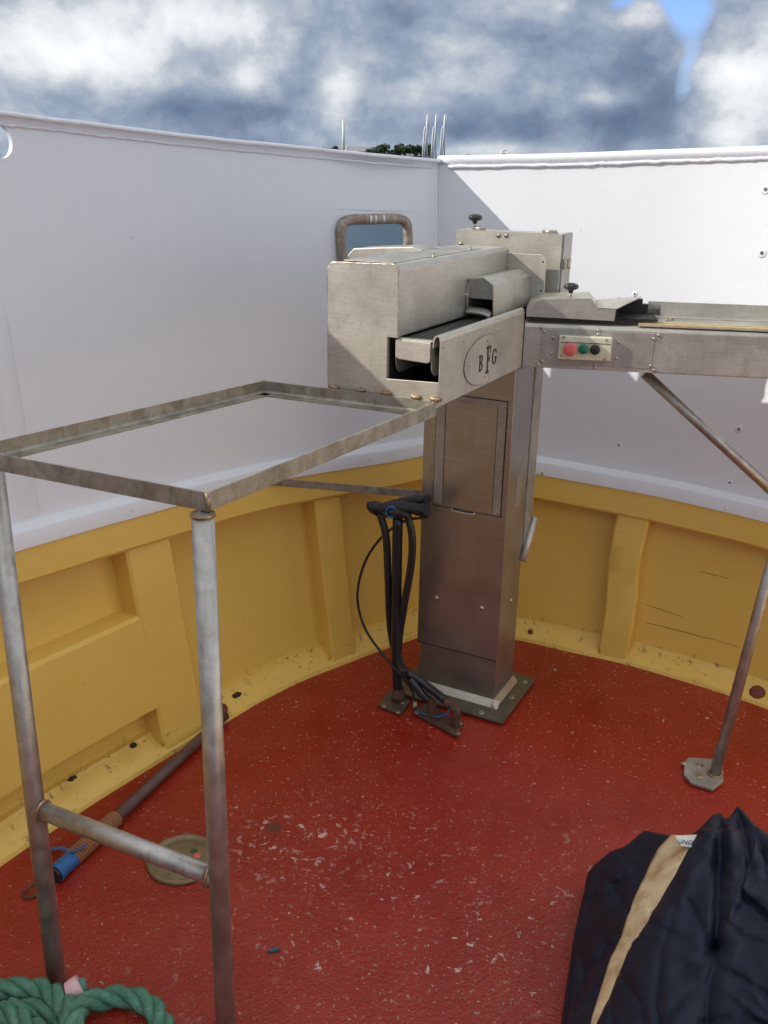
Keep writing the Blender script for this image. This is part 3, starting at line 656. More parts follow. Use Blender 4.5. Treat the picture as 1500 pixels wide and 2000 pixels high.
# box housing
P2 = [(-.317, 1.152), (-.317, 1.468), (-.305, 1.480), (-.131, 1.484), (-.12, 1.472), (-.12, 1.310), (-.147, 1.310), (-.147, 1.152)]
mb = MB(); mb.prism(P2, O, U, ZZ, V, .20, 0, -.528); mb.build('box_housing', STEEL, mc, .004, 3)
mb = MB(); mb.prism([(-.318, 1.148), (-.318, 1.468), (-.305, 1.482), (-.130, 1.486), (-.118, 1.473), (-.118, 1.310), (-.146, 1.310), (-.146, 1.206), (-.003, 1.212), (-.003, 1.148)], O, U, ZZ, V, -.529, 0, -.534); mb.build('end_plate', STEEL, mc, .0012)
mb = MB(); pp = [ml(x, -.532, z) for x, z in ((-.318, 1.16), (-.318, 1.466), (-.305, 1.481), (-.131, 1.485), (-.119, 1.473), (-.119, 1.312))]
mb.tube([jit(a+(b-a)*t, .0008, 90) for a, b in zip(pp[:-1], pp[1:]) for t in np.linspace(0, 1, 30)[:-1]], .0022, 6); mb.build('end_weld', BOLT, mc)
mb = MB(); mb.box(O, U, V, ZZ, -.29, -.15, -.5, .06, 1.4835, 1.4855); mb.build('top_lid', STEEL2, mc, .0006)
lid = bpy.data.objects['top_lid']
for x, y in ((-.145, -.28), (-.16, .0)):
    mb = MB(); mb.lathe(ml(x, y, 1.484), ZZ, [(.006, 0), (.006, .003), (.003, .004), (.003, .010), (.0045, .011), (0, .0125)], 12); mb.build('lid_screw', BOLT, mc)
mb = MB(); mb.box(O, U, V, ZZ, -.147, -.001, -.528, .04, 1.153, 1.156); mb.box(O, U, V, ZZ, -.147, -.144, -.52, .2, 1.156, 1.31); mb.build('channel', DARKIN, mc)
mb = MB()
for i in range(46):
    y = -.50+i*.0135; mb.box(O, U, V, ZZ, -.116, -.03, y, y+.008, 1.296, 1.304)
for x in (-.112, -.09, -.072, -.054, -.036):
    mb.box(O, U, V, ZZ, x, x+.004, -.505, .12, 1.3035, 1.3065)
mb.box(O, U, V, ZZ, -.118, -.028, -.505, .12, 1.27, 1.2955); mb.build('chain_belt', BELT, mc)
mb = MB(); mb.box(O, U, V, ZZ, -.125, -.03, -.527, -.50, 1.304, 1.308); mb.prism([(-.127, 1.262), (-.127, 1.305), (-.031, 1.305), (-.031, 1.258), (-.04, 1.254), (-.118, 1.257)], ml(0, 0, 0), U, ZZ, V, -.523, 0, -.527); mb.build('belt_end_cover', STEEL, mc, .002, 3)
for x0 in (-.131, -.033):
    mb = MB(); pr_ = [(-.520, 1.30)]+[(-.49-.028*math.cos(a), 1.252-.034*math.sin(a)) for a in np.linspace(0, math.pi/2, 8)]+[(.1, 1.218), (.1, 1.30)]
    mb.prism(pr_, ml(x0, 0, 0), V, ZZ, U, .003); mb.build('belt_cheek', STEEL2, mc, .0008)
for px in (652, 702, 754, 812, 850):
    mb = MB(); P = mp(px, 756+(px-650)*.118, -.536); mb.lathe(P, -V, [(0, -.004), (.014, -.003), (.011, .004), (.005, .007), (0, .008)], 10)
    for i, vv in enumerate(mb.v): w = A(*vv)-P; mb.v[i] = tuple(P+U*w.dot(U)*1.25+V*w.dot(V)+ZZ*w[2]*.5+A(*noise.noise_vector(Vector(vv)*150))*.0015)
    mb.build('weld_bead', WELD, mc)
# side panel with rolled lip, badge
lip = [(0, 1.152), (0, 1.312), (-.003, 1.322), (-.010, 1.327), (-.017, 1.324), (-.021, 1.316), (-.022, 1.295), (-.0195, 1.295), (-.018, 1.313), (-.014, 1.321), (-.009, 1.3235), (-.005, 1.320), (-.003, 1.310), (-.003, 1.152)]
mb = MB(); mb.prism(lip, O, U, ZZ, V, .052, 0, -.534); mb.build('side_panel', STEEL, mc)
sp_ = bpy.data.objects['side_panel']
def sp(px, py, x=0.): return onpl(px, py, ml(x, 0, 0), U)
ctr = mloc(sp(946, 702)); e1 = mloc(sp(908, 707)); e2 = mloc(sp(984, 697)); e3 = mloc(sp(946, 656)); e4 = mloc(sp(946, 748))
ry = (e2[1]-e1[1])/2; rz = (e3[2]-e4[2])/2
mb = MB(); mb.prism([(ctr[1]+ry*math.cos(a), ctr[2]+rz*math.sin(a)) for a in np.linspace(0, 2*math.pi, 49)[:-1]], ml(0, 0, 0), V, ZZ, U, .003, 0, .0003)
mb.tube([ml(0, ctr[1]+ry*math.cos(a), ctr[2]+rz*math.sin(a))+U*.001 for a in np.linspace(0, 2*math.pi, 49)[:-1]], .0012, 6, 1, close=True)
mb.build('badge', [STEEL, RUSTY], sp_, .0008, label='oval badge cut with the letters B F G')
def strokes(kind):
    # unit box 0..1, slab-serif stencil strokes as quads
    Q = lambda x0, y0, x1, y1: [(x0, y0), (x1, y0), (x1, y1), (x0, y1)]
    if kind == 'F': return [Q(.28, .06, .52, .94), Q(.08, 0, .72, .09), Q(.08, .91, 1.0, 1.0), Q(.88, .72, 1.0, .91), Q(.52, .48, .80, .57), Q(.72, .40, .80, .66)]
    if kind == 'B':
        o = [Q(.15, 0, .38, 1), Q(.0, 0, .15, .08), Q(.0, .92, .15, 1)]
        for c, r_ in ((.74, .26), (.26, .26)):
            for i in range(7):
                a, b = -math.pi/2+i*math.pi/7, -math.pi/2+(i+1)*math.pi/7
                o.append([(.5+.42*math.cos(a), c+r_*math.sin(a)), (.5+.42*math.cos(b), c+r_*math.sin(b)), (.5+.22*math.cos(b), c+(r_-.10)*math.sin(b)), (.5+.22*math.cos(a), c+(r_-.10)*math.sin(a))])
        return o+[Q(.40, .0, .5, .10), Q(.40, .9, .5, 1), Q(.40, .44, .5, .56)]
    o = []
    for i in range(14):
        a, b = math.radians(50+i*19.0), math.radians(50+(i+1)*19.0)
        o.append([(.5+.5*math.cos(a), .5+.5*math.sin(a)), (.5+.5*math.cos(b), .5+.5*math.sin(b)), (.5+.28*math.cos(b), .5+.40*math.sin(b)), (.5+.28*math.cos(a), .5+.40*math.sin(a))])
    return o+[Q(.74, .12, .96, .44), Q(.58, .40, 1.08, .48), Q(.84, .68, .94, .94)]
mb = MB()
for kd, c_px, c_py, w, hh in (('B', 937, 709, .030, .044), ('F', 951, 702, .033, .074), ('G', 963, 696, .032, .044)):
    cc = mloc(sp(c_px, c_py))
    for qd in strokes(kd): mb.prism([(cc[1]+(x-.5)*w, cc[2]+(y-.5)*hh) for x, y in qd], ml(0, 0, 0), V, ZZ, U, .0042, 0, .0034)
mb.build('letters', ETCH, sp_)
for px, py in ((866, 679), (906, 666), (942, 655), (973, 645), (1003, 635), (952, 665), (978, 690), (947, 736), (918, 714)):
    x = .003 if (px-946)**2/38**2+(py-702)**2/46**2 < 1 else 0.
    mb = MB(); dome(mb, sp(px, py, x), U, .0042, .6); mb.build('screw', BOLT, mc)
# small hood beside the belt
hp = [(-.119, 1.415), (-.072, 1.421), (-.042, 1.402), (-.036, 1.315)]
mb = MB(); G = [[ml(x, y, z) for x, z in hp] for y in (-.104, .2)]; mb.grid(G, 0, False)
o_ = mb.build('hood', STEEL, mc); md = o_.modifiers.new('s', 'SOLIDIFY'); md.thickness = .003
mb = MB(); mb.prism([(-.119, 1.362), (-.119, 1.415), (-.074, 1.420), (-.044, 1.402), (-.041, 1.362)], ml(0, 0, 0), U, ZZ, V, -.098, 0, -.101); mb.build('hood_face', STEEL2, mc, .0006)
mb = MB(); G = []
for a in np.linspace(0, 1, 9): G.append([ml(-.116+.074*b, -.098-.020*math.sin(a*2.6)-.006*a, 1.338-.020*a-.010*b**5) for b in np.linspace(0, 1, 9)])
mb.grid(G); o_ = mb.build('hood_flap', STEEL2, mc); md = o_.modifiers.new('s', 'SOLIDIFY'); md.thickness = .002
mb = MB()
for k in range(8): mb.tube([ml(-.112, .06, 1.31+k*.008), ml(-.05, .06, 1.31+k*.008)], .0012, 6)
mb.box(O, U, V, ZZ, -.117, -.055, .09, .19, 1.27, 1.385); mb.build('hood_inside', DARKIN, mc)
mb = MB(); mb.tube([ml(-.113, -.113, 1.305), ml(-.113, -.113, 1.40)], .0014, 6); mb.tube([ml(-.135, -.113, 1.372), ml(-.113, -.113, 1.372)], .004, 8); mb.build('hood_pin', BOLT, mc)
# flange plate and upright cover
mb = MB(); mb.prism([(-.16, 1.30), (-.16, 1.466), (-.01, 1.466), (.004, 1.452), (.004, 1.335), (-.012, 1.30)], ml(0, 0, 0), U, ZZ, V, .206, 0, .2005); mb.build('flange_plate', STEEL, mc, .001)
for x, z in ((-.006, 1.445), (-.006, 1.36)): mb = MB(); dome(mb, ml(x, .2005, z), -V, .003); mb.build('screw', ETCH, mc)
mb = MB(); mb.prism([(-.317, 1.34), (-.317, 1.524), (.031, 1.524), (.031, 1.355), (.0, 1.34)], ml(0, 0, 0), U, ZZ, V, .262, 0, .252); mb.box(O, U, V, ZZ, -.317, .031, .262, .33, 1.514, 1.524); mb.box(O, U, V, ZZ, -.317, -.307, .262, .33, 1.34, 1.514); mb.build('upright_cover', STEEL, mc, .0018)
mb = MB(); mb.box(O, U, V, ZZ, .021, .036, .263, .345, 1.295, 1.526); mb.build('upright_side', STEEL2, mc, .0018)
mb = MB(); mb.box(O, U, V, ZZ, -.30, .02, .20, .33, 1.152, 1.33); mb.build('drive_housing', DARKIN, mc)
for px, py in ((974, 459.6), (989, 459.6), (973, 489), (988, 489), (900, 476), (900, 488)):
    mb = MB(); c = mp(px, py, .252); mb.lathe(c, -V, [(.0075, 0), (.0075, .0015), (.005, .002), (.0045, .004), (0, .0045)], 14); mb.build('screw', BOLT, mc)
mb = MB()
mb.box(O, U, V, ZZ, -.03, .01, .258, .275, 1.5245, 1.528); mb.tube([ml(-.035, .262, 1.530), ml(.01, .262, 1.530)], .005, 10); mb.build('hinge', BOLT, mc)
mb = MB(); mb.box(O, U, V, ZZ, -.265, -.225, .258, .275, 1.5245, 1.528); mb.tube([ml(-.262, .262, 1.530), ml(-.222, .262, 1.530)], .005, 10); mb.build('hinge', BOLT, mc)
def knob(c, par, s_=1.0):
    mb = MB(); mb.tube([c, c+A(0, 0, .022*s_)], .004, 10, 1)
    prof = [(.006, .014), (.008, .022), (.020, .026), (.023, .032), (.020, .039), (.008, .043), (0, .043)]
    o0 = len(mb.v); mb.lathe(c, ZZ, [(a*s_, b*s_) for a, b in prof], 30)
    for i in range(o0, len(mb.v)):
        w = A(*mb.v[i])-c; a = math.atan2(w[1], w[0]); r_ = math.hypot(w[0], w[1])
        if r_ > .012*s_: k = 1-.13*(1-abs(math.cos(a*2.5))); mb.v[i] = tuple(c+A(w[0]*k, w[1]*k, w[2]))
    return mb.build('star_knob', [BLACKP, BOLT], par)
knob(mp(927, 446, .262), mc)
mb = MB(); c = onpl(1103, 516, ml(.036, 0, 0), U)
mb.box(c, U, V, ZZ, 0, .005, -.022, .012, -.016, .016); mb.tube([c+U*.008+V*-.02+ZZ*-.013, c+U*.008+V*-.02+ZZ*.013], .005, 10); mb.tube([c+U*.008+V*.008+ZZ*-.011, c+U*.008+V*.008+ZZ*.012], .006, 10); mb.tube([c+U*.004+V*.02+ZZ*-.009, c+U*.012+V*.02+ZZ*-.009], .0065, 12); mb.tube([c+U*.004+V*.02+ZZ*.009, c+U*.012+V*.02+ZZ*.009], .0065, 12); mb.build('latch', BOLT, mc, .0006)
# rear hood standing behind the box
yb = -.14
cv = [mloc(mp(*p, yb))[::2] for p in ((676, 512), (678, 499), (690, 485), (738, 483), (806, 482), (822, 488), (838, 500), (838, 512))]
mb = MB(); mb.prism([(cv[0][0], 1.40)]+cv[1:-1]+[(cv[-1][0], 1.40)], ml(0, 0, 0), U, ZZ, V, yb+.11, 0, yb); mb.build('rear_hood', STEEL2, mc, .003)
mb = MB(); mb.box(O, U, V, ZZ, cv[2][0]+.08, cv[4][0]-.02, yb+.02, yb+.09, cv[2][1], cv[2][1]+.006); mb.box(O, U, V, ZZ, -.45, -.317, -.05, .16, 1.3, 1.41); mb.build('rear_hood_frame', STEEL2, mc, .002)
# conveyor arm (beam)
bp = [(0, 1.153), (0, 1.272), (.004, 1.282), (.014, 1.286), (.185, 1.286), (.185, 1.153)]
mb = MB(); mb.prism(bp, bl(0, 0, 0), NB, ZZ, BB, 1.25, 0, .002); mb.build('conveyor_arm', STEEL, mc, .0015, 2)
mb = MB(); mb.box(bl(0, 0, 0), BB, NB, ZZ, .377, 1.25, -.0022, 0, 1.156, 1.270); mb.build('arm_sheet', STEEL2, mc, .0006)
mb = MB(); mb.box(bl(0, 0, 0), BB, NB, ZZ, .054, .374, -.003, 0, 1.166, 1.268); mb.build('cover_plate', STEEL2, mc, .0006)
cp = bpy.data.objects['cover_plate']
def bf(px, py, d=0.): return onpl(px, py, bl(0, d, 0), NB)
for px, py in ((1057, 640), (1064, 647.5), (1080, 660), (1077, 691), (1058.5, 705), (1051, 712), (1169, 645), (1169, 653), (1161.6, 711.7), (1161.6, 718), (1208, 669), (1204, 700), (1286.6, 655), (1277.5, 661.5), (1271, 714.6), (1277.5, 722.7)):
    mb = MB(); dome(mb, bf(px, py, -.003), -NB, .0048, .6); mb.build('screw', BOLT, mc)
def blc(P): P = P-BO; return P.dot(BB), P.dot(NB), P[2]
q1 = blc(bf(1093, 653, -.02)); q2 = blc(bf(1192, 706, -.02))
mb = MB(); mb.box(bl(0, 0, 0), BB, NB, ZZ, q1[0], q2[0], -.024, -.003, q2[2], q1[2]-.003); cb_ = mb.build('control_box', CREAM, mc, .004, 3, label='cream enamel box with red, green and black push buttons')
mb = MB(); mb.box(bl(0, 0, 0), BB, NB, ZZ, q1[0]+.004, q2[0]-.004, -.0252, -.024, q1[2]-.022, q1[2]-.0205); mb.build('lid_line', ETCH, cb_)
for px, py, r_, m_, h_, nm in ((1113, 680.5, .0195, REDB, .022, 'red_button'), (1139.5, 680.5, .0145, GREENB, .014, 'green_button'), (1162, 682, .0145, BLACKP, .014, 'black_button')):
    c = bf(px, py, -.024); mb = MB(); mb.lathe(c, -NB, [(r_*.9, 0), (r_*.9, .006), (r_*.7, .0062), (r_*.7, h_-.008), (r_, h_-.007), (r_, h_-.002), (r_*.85, h_), (0, h_+.001)], 26); mb.build(nm, m_, cb_)
for px, py in ((1101, 658), (1184, 664), (1097, 694), (1181, 702)):
    mb = MB(); mb.lathe(bf(px, py, -.0245), -NB, [(.004, 0), (.004, .0015), (.002, .0018), (.0018, .001), (0, .001)], 12); mb.build('box_screw', BOLT, cb_)
# arm hood
fr = [(1028, 618), (1028, 604), (1035, 594), (1060, 585), (1154, 583), (1168, 601), (1203, 603), (1200, 627)]
fl_ = [blc(bf(*p, -.004)) for p in fr]
mb = MB(); mb.prism([(a[0], a[2]) for a in fl_], bl(0, 0, 0), BB, ZZ, NB, .005, 0, -.004)
k1 = A(*[0, 0, 0]); f4 = [bf(*p, -.004) for p in fr]
back = NB*.165
mb.add([f4[3], f4[4], f4[4]+back, f4[3]+back], [[0, 1, 2, 3]]); mb.add([f4[4], f4[5], f4[5]+back, f4[4]+back], [[0, 1, 2, 3]]); mb.add([f4[3], f4[2], f4[2]+back, f4[3]+back], [[0, 1, 2, 3]]); mb.add([f4[2], f4[1], f4[1]+back, f4[2]+back], [[0, 1, 2, 3]])
mb.prism([(a[0], a[2]) for a in fl_[:5]+[fl_[5], fl_[7]]], bl(0, 0, 0), BB, ZZ, NB, .165, 0, .16)
mb.build('arm_hood', STEEL, mc, fixn=True)
a, b = f4[5], f4[6]; c = onpl(1253, 579, bl(0, .15, 0), NB); d = a+NB*.15+ZZ*.004
mb = MB(); mb.add([a, b, c, d, a-ZZ*.003, b-ZZ*.003, c-ZZ*.003, d-ZZ*.003], [[0, 1, 2, 3], [7, 6, 5, 4], [0, 1, 5, 4], [1, 2, 6, 5], [2, 3, 7, 6], [3, 0, 4, 7]]); mb.build('tilted_plate', STEEL, mc)
kt = onpl(1114, 578, bl(0, .06, 0), NB); kt[2] = fl_[3][2]; knob(kt, mc)
mb = MB(); mb.box(bl(0, 0, 0), BB, NB, ZZ, .012, .34, .012, .17, 1.286, 1.300)
for i in range(22): mb.box(bl(0, 0, 0), BB, NB, ZZ, .25+i*.006, .2535+i*.006, .01, .15, 1.300, 1.306)
mb.box(bl(0, 0, 0), BB, NB, ZZ, .27, .345, .15, .17, 1.30, 1.345); mb.box(bl(0, 0, 0), BB, NB, ZZ, .345, .40, .155, .175, 1.30, 1.33); mb.build('arm_belt', DARKIN, mc)
# tray and guard beyond the hood
g0 = blc(onpl(1263, 624, bl(0, .155, 0), NB)); g1 = blc(onpl(1262, 588, bl(0, .155, 0), NB))
mb = MB(); mb.box(bl(0, 0, 0), BB, NB, ZZ, g0[0], 1.25, .155, .159, 1.296, g1[2]); mb.box(bl(0, 0, 0), BB, NB, ZZ, g0[0], 1.25, .12, .155, 1.296, 1.299); mb.build('guard', STEEL, mc, .0008)
mb = MB(); s0_ = blc(bf(1247, 632))[0]
mb.box(bl(0, 0, 0), BB, NB, ZZ, s0_, 1.25, .0, .19, 1.286, 1.289); mb.box(bl(0, 0, 0), BB, NB, ZZ, s0_, 1.25, .045, .19, 1.2925, 1.296); mb.build('tray', STEEL2, mc, .0006)
mb = MB(); mb.box(bl(0, 0, 0), BB, NB, ZZ, s0_+.002, 1.25, .004, .018, 1.289, 1.2945); mb.box(bl(0, 0, 0), BB, NB, ZZ, s0_+.002, 1.25, .024, .040, 1.289, 1.296); mb.build('wear_strip', PLY, mc, .0006)
mb = MB()
for px, py in ((1262, 623), (1270, 625), (1303, 626), (1312, 624)): P = onz(px, py, 1.2985); mb.lathe(P, ZZ, [(.006, 0), (.005, .004), (0, .006)], 8)
mb.build('weld_bead', WELD, mc)
# right-hand post, foot plate, brace
Fp = onz(1396, 1512, .01); Tp = None
for s_ in np.linspace(.7, 1.5, 400):
    T_ = bl(s_, .09, 1.153); c = RC.T@((Fp+(T_-Fp)*.42)-C0)
    pxm = c[0]/c[2]*FPX+750; pym = c[1]/c[2]*FPX+1000
    w = 1395+(1512-pym)*.272
    if Tp is None or abs(pxm-w) < best: best = abs(pxm-w); Tp = T_
mb = MB(); mb.tube([Fp, Tp], .0165, 20); mb.build('support_post', PIPE, mc)
fc = Fp
mb = MB(); fpoly = [onz(*p, .014) for p in ((1345, 1479), (1392, 1482), (1412, 1497), (1413, 1525), (1392, 1541), (1350, 1528), (1336, 1512), (1337, 1488))]
mb.prism([(p[0], p[1]) for p in fpoly], A(0, 0, 0), A(1, 0, 0), A(0, 1, 0), ZZ, .014, 0, .004); fp_ = mb.build('foot_plate', STEEL2, mc, .0015)
mb = MB()
for px, py in ((1367, 1495), (1366, 1515)): hexbolt(mb, onz(px, py, .014), ZZ, .008)
mb.tube([onz(1330, 1491, .01), onz(1342, 1494, .01)], .007, 10); mb.build('foot_bolt', BOLT, fp_)
mb = MB(); c = onz(1396, 1512, .014); mb.tube([c+A(.019*math.cos(a), .019*math.sin(a), .002) for a in np.linspace(0, 2*math.pi, 17)[:-1]], .004, 7, close=True); mb.build('foot_weld', WELD, mc)
B0 = onpl(1263, 733, bl(0, .10, 0), NB); B1 = onpl(1500, 952, bl(0, .10, 0), NB)
mb = MB(); mb.tube([B0+(B0-B1)*.02, B1+(B1-B0)*.22], .0155, 18); mb.build('brace', PIPE, mc)
# tray frame of angle iron with its two legs
zt_ = 1.165; zb_ = 1.132
N_ = onz(405, 963, zt_); FRp = onz(857, 784, zt_); FLp = onz(515, 743, zt_); a_ = onz(0, 888, zt_); b_ = onz(0, 860, zt_)
def isect(p, q, r_, s_):
    M_ = np.array([[q[0]-p[0], -(s_[0]-r_[0])], [q[1]-p[1], -(s_[1]-r_[1])]]); t = np.linalg.solve(M_, np.array([r_[0]-p[0], r_[1]-p[1]])); return p+(q-p)*t[0]
NLp = isect(N_, a_, FLp, b_)
if not (0 < np.linalg.norm(NLp-N_) < .9): NLp = a_+(a_-N_)*.12
cc = (N_+FRp+FLp+NLp)/4
def angle_bar(p, q, lab=None):
    d = (q-p)/np.linalg.norm(q-p); n = np.cross(d, ZZ)
    if n.dot(cc-p) < 0: n = -n
    mb = MB(); L_ = np.linalg.norm(q-p)
    mb.prism([(0, 0), (.004, 0), (.004, -.026), (.010, -.031), (.034, -.031), (.034, -.035), (0, -.035)], p, n, ZZ, d, L_)
    return mb.build('frame_rail', ANGLE, mc, .0008)
angle_bar(N_, NLp); angle_bar(N_+(FRp-N_)*.001, FRp-(FRp-N_)*.012); angle_bar(FLp, NLp); angle_bar(FRp+(FLp-FRp)*.04, FLp)
for p in (N_, FLp):
    mb = MB(); mb.tube([p+A(0, 0, -.034), p+A(0, 0, .0005)], [.0045, .0045], 8); mb.build('corner_weld', WELD, mc)
L1 = onz(-14, 905, zb_-.003); L0 = onz(111, 1918, .0); R1 = N_+(cc-N_)/np.linalg.norm(cc-N_)*.022; R1 = A(R1[0], R1[1], zb_-.003); R0 = onz(441, 2010, 0.)
R1 = onz(396, 1003, zb_-.003)
mb = MB(); mb.tube([L0, L1], .0205, 22); mb.build('leg', PIPE, mc)
mb = MB(); mb.tube([R0, R1], .0205, 22); mb.build('leg', PIPE, mc)
mb = MB(); mb.tube([R1+A(.02*math.cos(a), .02*math.sin(a), -.002) for a in np.linspace(0, 2*math.pi, 17)[:-1]], .0035, 7, close=True); mb.build('leg_weld', WELD, mc)
def on_leg(p, q, py):
    best = None
    for t in np.linspace(0, 1, 500):
        X = p+(q-p)*t; c = RC.T@(X-C0); y = c[1]/c[2]*FPX+1000
        if best is None or abs(y-py) < best[0]: best = (abs(y-py), X)
    return best[1]
X0 = on_leg(L0, L1, 1578); X1 = on_leg(R0, R1, 1716)
mb = MB(); mb.tube([X0, X1], .0195, 20); mb.build('crossbar', PIPE, mc)
for X, Y in ((X0, X1), (X1, X0)):
    d = (Y-X)/np.linalg.norm(Y-X); c = X+d*.0205; e = np.cross(d, ZZ); e /= np.linalg.norm(e); f_ = np.cross(d, e)
    mb = MB(); mb.tube([jit(c+e*.021*math.cos(a)+f_*.021*math.sin(a), .002, 120) for a in np.linspace(0, 2*math.pi, 25)[:-1]], .004, 7, close=True); mb.build('leg_weld', WELD, mc)
# flat stay from the column to the left bulwark
Sa = mp(823, 965, .01)+U*.008; qs, zs_ = LW.solve(520, 945, .004); Sb = LW.P(qs, .003, zs_+.01)
mb = MB(); d = (Sb-Sa)/np.linalg.norm(Sb-Sa); n = np.cross(d, ZZ); n /= np.linalg.norm(n); mb.prism([(-.002, -.013), (.002, -.013), (.002, .013), (-.002, .013)], Sa, n, ZZ, d, np.linalg.norm(Sb-Sa)); mb.build('stay', ANGLE, mc, .0006)
mb = MB(); mb.lathe(Sa+d*.01, n*-1 if n.dot(C0-Sa) < 0 else n, [(.007, 0), (.006, .006), (0, .008)], 8); mb.build('stay_bolt', WELD, mc)

# ------------------------------------------------------------------ hydraulic pipes beside the column
SP = onz(778, 1372, 0)
def hp_(px, py, off=0.): return onpl(px, py, SP+V*off, V)
hs = thing('hydraulic_standpipe', 'black upright hydraulic pipe, taped on top, on bolted flange left of the column', 'pipe', SP)
mb = MB(); fl4 = [onz(*p, .004) for p in ((738, 1380), (760, 1352), (801, 1372), (783, 1398))]; mb.prism([(p[0], p[1]) for p in fl4], A(0, 0, 0), A(1, 0, 0), A(0, 1, 0), ZZ, .012, 0, .003); mb.build('flange', OLIVE, hs, .001)
mb = MB()
for p in ((750, 1380), (777, 1391), (787, 1372)): hexbolt(mb, onz(*p, .012), ZZ, .006)
mb.build('flange_bolt', BOLT, hs)
top = hp_(777, 990)
mb = MB(); mb.tube(smooth_path([SP+A(0, 0, .012), hp_(774, 1260), hp_(775, 1130), hp_(777, 1010)], 8), .0165, 16); mb.build('pipe', HOSE, hs)
mb = MB(); mb.lathe(SP, ZZ, [(.024, .01), (.024, .035), (.02, .04), (.020, .055)], 18); mb.build('clamp', RUSTY, hs)
mb = MB(); pts = smooth_path([hp_(719, 986), hp_(735, 992), hp_(790, 992), hp_(835, 996)], 10)
mb.tube([jit(p, .004, 60) for p in pts], [(.010+.010*min(1, i/6))*(1+.35*noise.noise(Vector((i*.45, 3, 0)))) for i in range(len(pts))], 14)
pts = smooth_path([hp_(732, 1000, .02), hp_(780, 984, .04), hp_(835, 976, .04)], 10); mb.tube([jit(p, .006, 60) for p in pts], [.017*(1+.35*noise.noise(Vector((i*.5, 9, 0)))) for i in range(len(pts))], 12); mb.tube([jit(p, .005, 50) for p in smooth_path([hp_(750, 1004, -.01), hp_(775, 1001, -.02), hp_(800, 1008, -.01)], 8)], .013, 10); mb.build('taped_joint', TAPE, hs)
c = hp_(763, 1000, -.03); dn = (C0-c)/np.linalg.norm(C0-c); dn = dn*.9+A(-.3, 0, 0); dn /= np.linalg.norm(dn)
mb = MB(); mb.lathe(c-dn*.02, dn, [(.019, -.01), (.020, .012), (.018, .018), (.0145, .0185), (.014, .012), (0, .011)], 12, 0, False); mb.build('cap', BLUECAP, hs)
def hose(name, pts, r, label, m=HOSE, k=8):
    mb = MB(); P = smooth_path(pts, k); mb.tube(P, r, 14); return tag(mb.build(name, m), label, 'hose', 'hoses beside the column')
EP = onz(850, 1408, 0)
e1 = onz(842, 1398, .012); e2 = onz(889, 1418, .012)
hose('hydraulic_hose', [hp_(742, 1002), hp_(754, 1050), hp_(758, 1130), hp_(763, 1230, .02), hp_(780, 1300, .03), onz(800, 1322, .14)], .0125, 'thick black hose curving down on the left of the upright pipe')
hose('hydraulic_hose', [hp_(795, 1000), hp_(805, 1050), hp_(802, 1110), hp_(788, 1190), hp_(778, 1270, .015), onz(790, 1316, .17)], .0125, 'thick black hose bowed out right of the upright pipe with yellow paint scuffs')
hose('control_cable', [hp_(836, 1010), hp_(790, 1018), hp_(745, 1050), hp_(712, 1100), hp_(698, 1165), hp_(712, 1225), hp_(745, 1275), onz(782, 1318, .12), onz(805, 1348, .06), onz(808, 1372, .02)], .0045, 'thin black cable looping out widest left of the upright pipe')
ep = thing('pipe_elbow', 'pair of rusty elbow pipes rising from a corroded deck plate at the column foot', 'pipe', EP)
mb = MB(); pl = [onz(*p, .006) for p in ((805, 1393), (830, 1376), (905, 1412), (893, 1441))]; mb.prism([(p[0], p[1]) for p in pl], A(0, 0, 0), A(1, 0, 0), A(0, 1, 0), ZZ, .012, 0, .003); mb.build('deck_plate', RUSTY, ep, .002)
mb = MB(); P = smooth_path([e1, e1+ZZ*.05, onz(828, 1360, .085), onz(800, 1325, .14)], 8); mb.tube([jit(p, .0015, 80) for p in P[:13]], .0155, 14); mb.build('elbow', RUSTY, ep); mb = MB(); mb.tube([jit(p, .002, 60) for p in P[12:]], .0135, 14); mb.build('hose_end', HOSE, ep)
mb = MB(); P = smooth_path([e2, e2+ZZ*.055, onz(874, 1372, .09), onz(832, 1338, .12), onz(793, 1312, .16)], 8); mb.tube([jit(p, .0015, 80) for p in P[:18]], .0155, 14); mb.build('elbow', RUSTY, ep); mb = MB(); mb.tube([jit(p, .002, 60) for p in P[17:]], .0135, 14); mb.build('hose_end', HOSE, ep)
mb = MB()
for p in ((815, 1392), (895, 1432), (898, 1413)): hexbolt(mb, onz(*p, .012), ZZ, .006)
mb.build('plate_bolt', BOLT, ep)
mb = MB(); mb.lathe(onz(810, 1386, .0), ZZ, [(.009, 0), (.009, .02), (.007, .022), (.007, .03)], 12); mb.build('gland', BOLT, ep)
t = tag(MB().tube(smooth_path([onz(812, 1388, .01), onz(822, 1392, .02), onz(845, 1400, .015), onz(870, 1396, .03), onz(878, 1384, .03)], 8), .003, 8).build('wire', BLUETAPE), 'thin blue wire lying among the rusty elbows', 'wire')

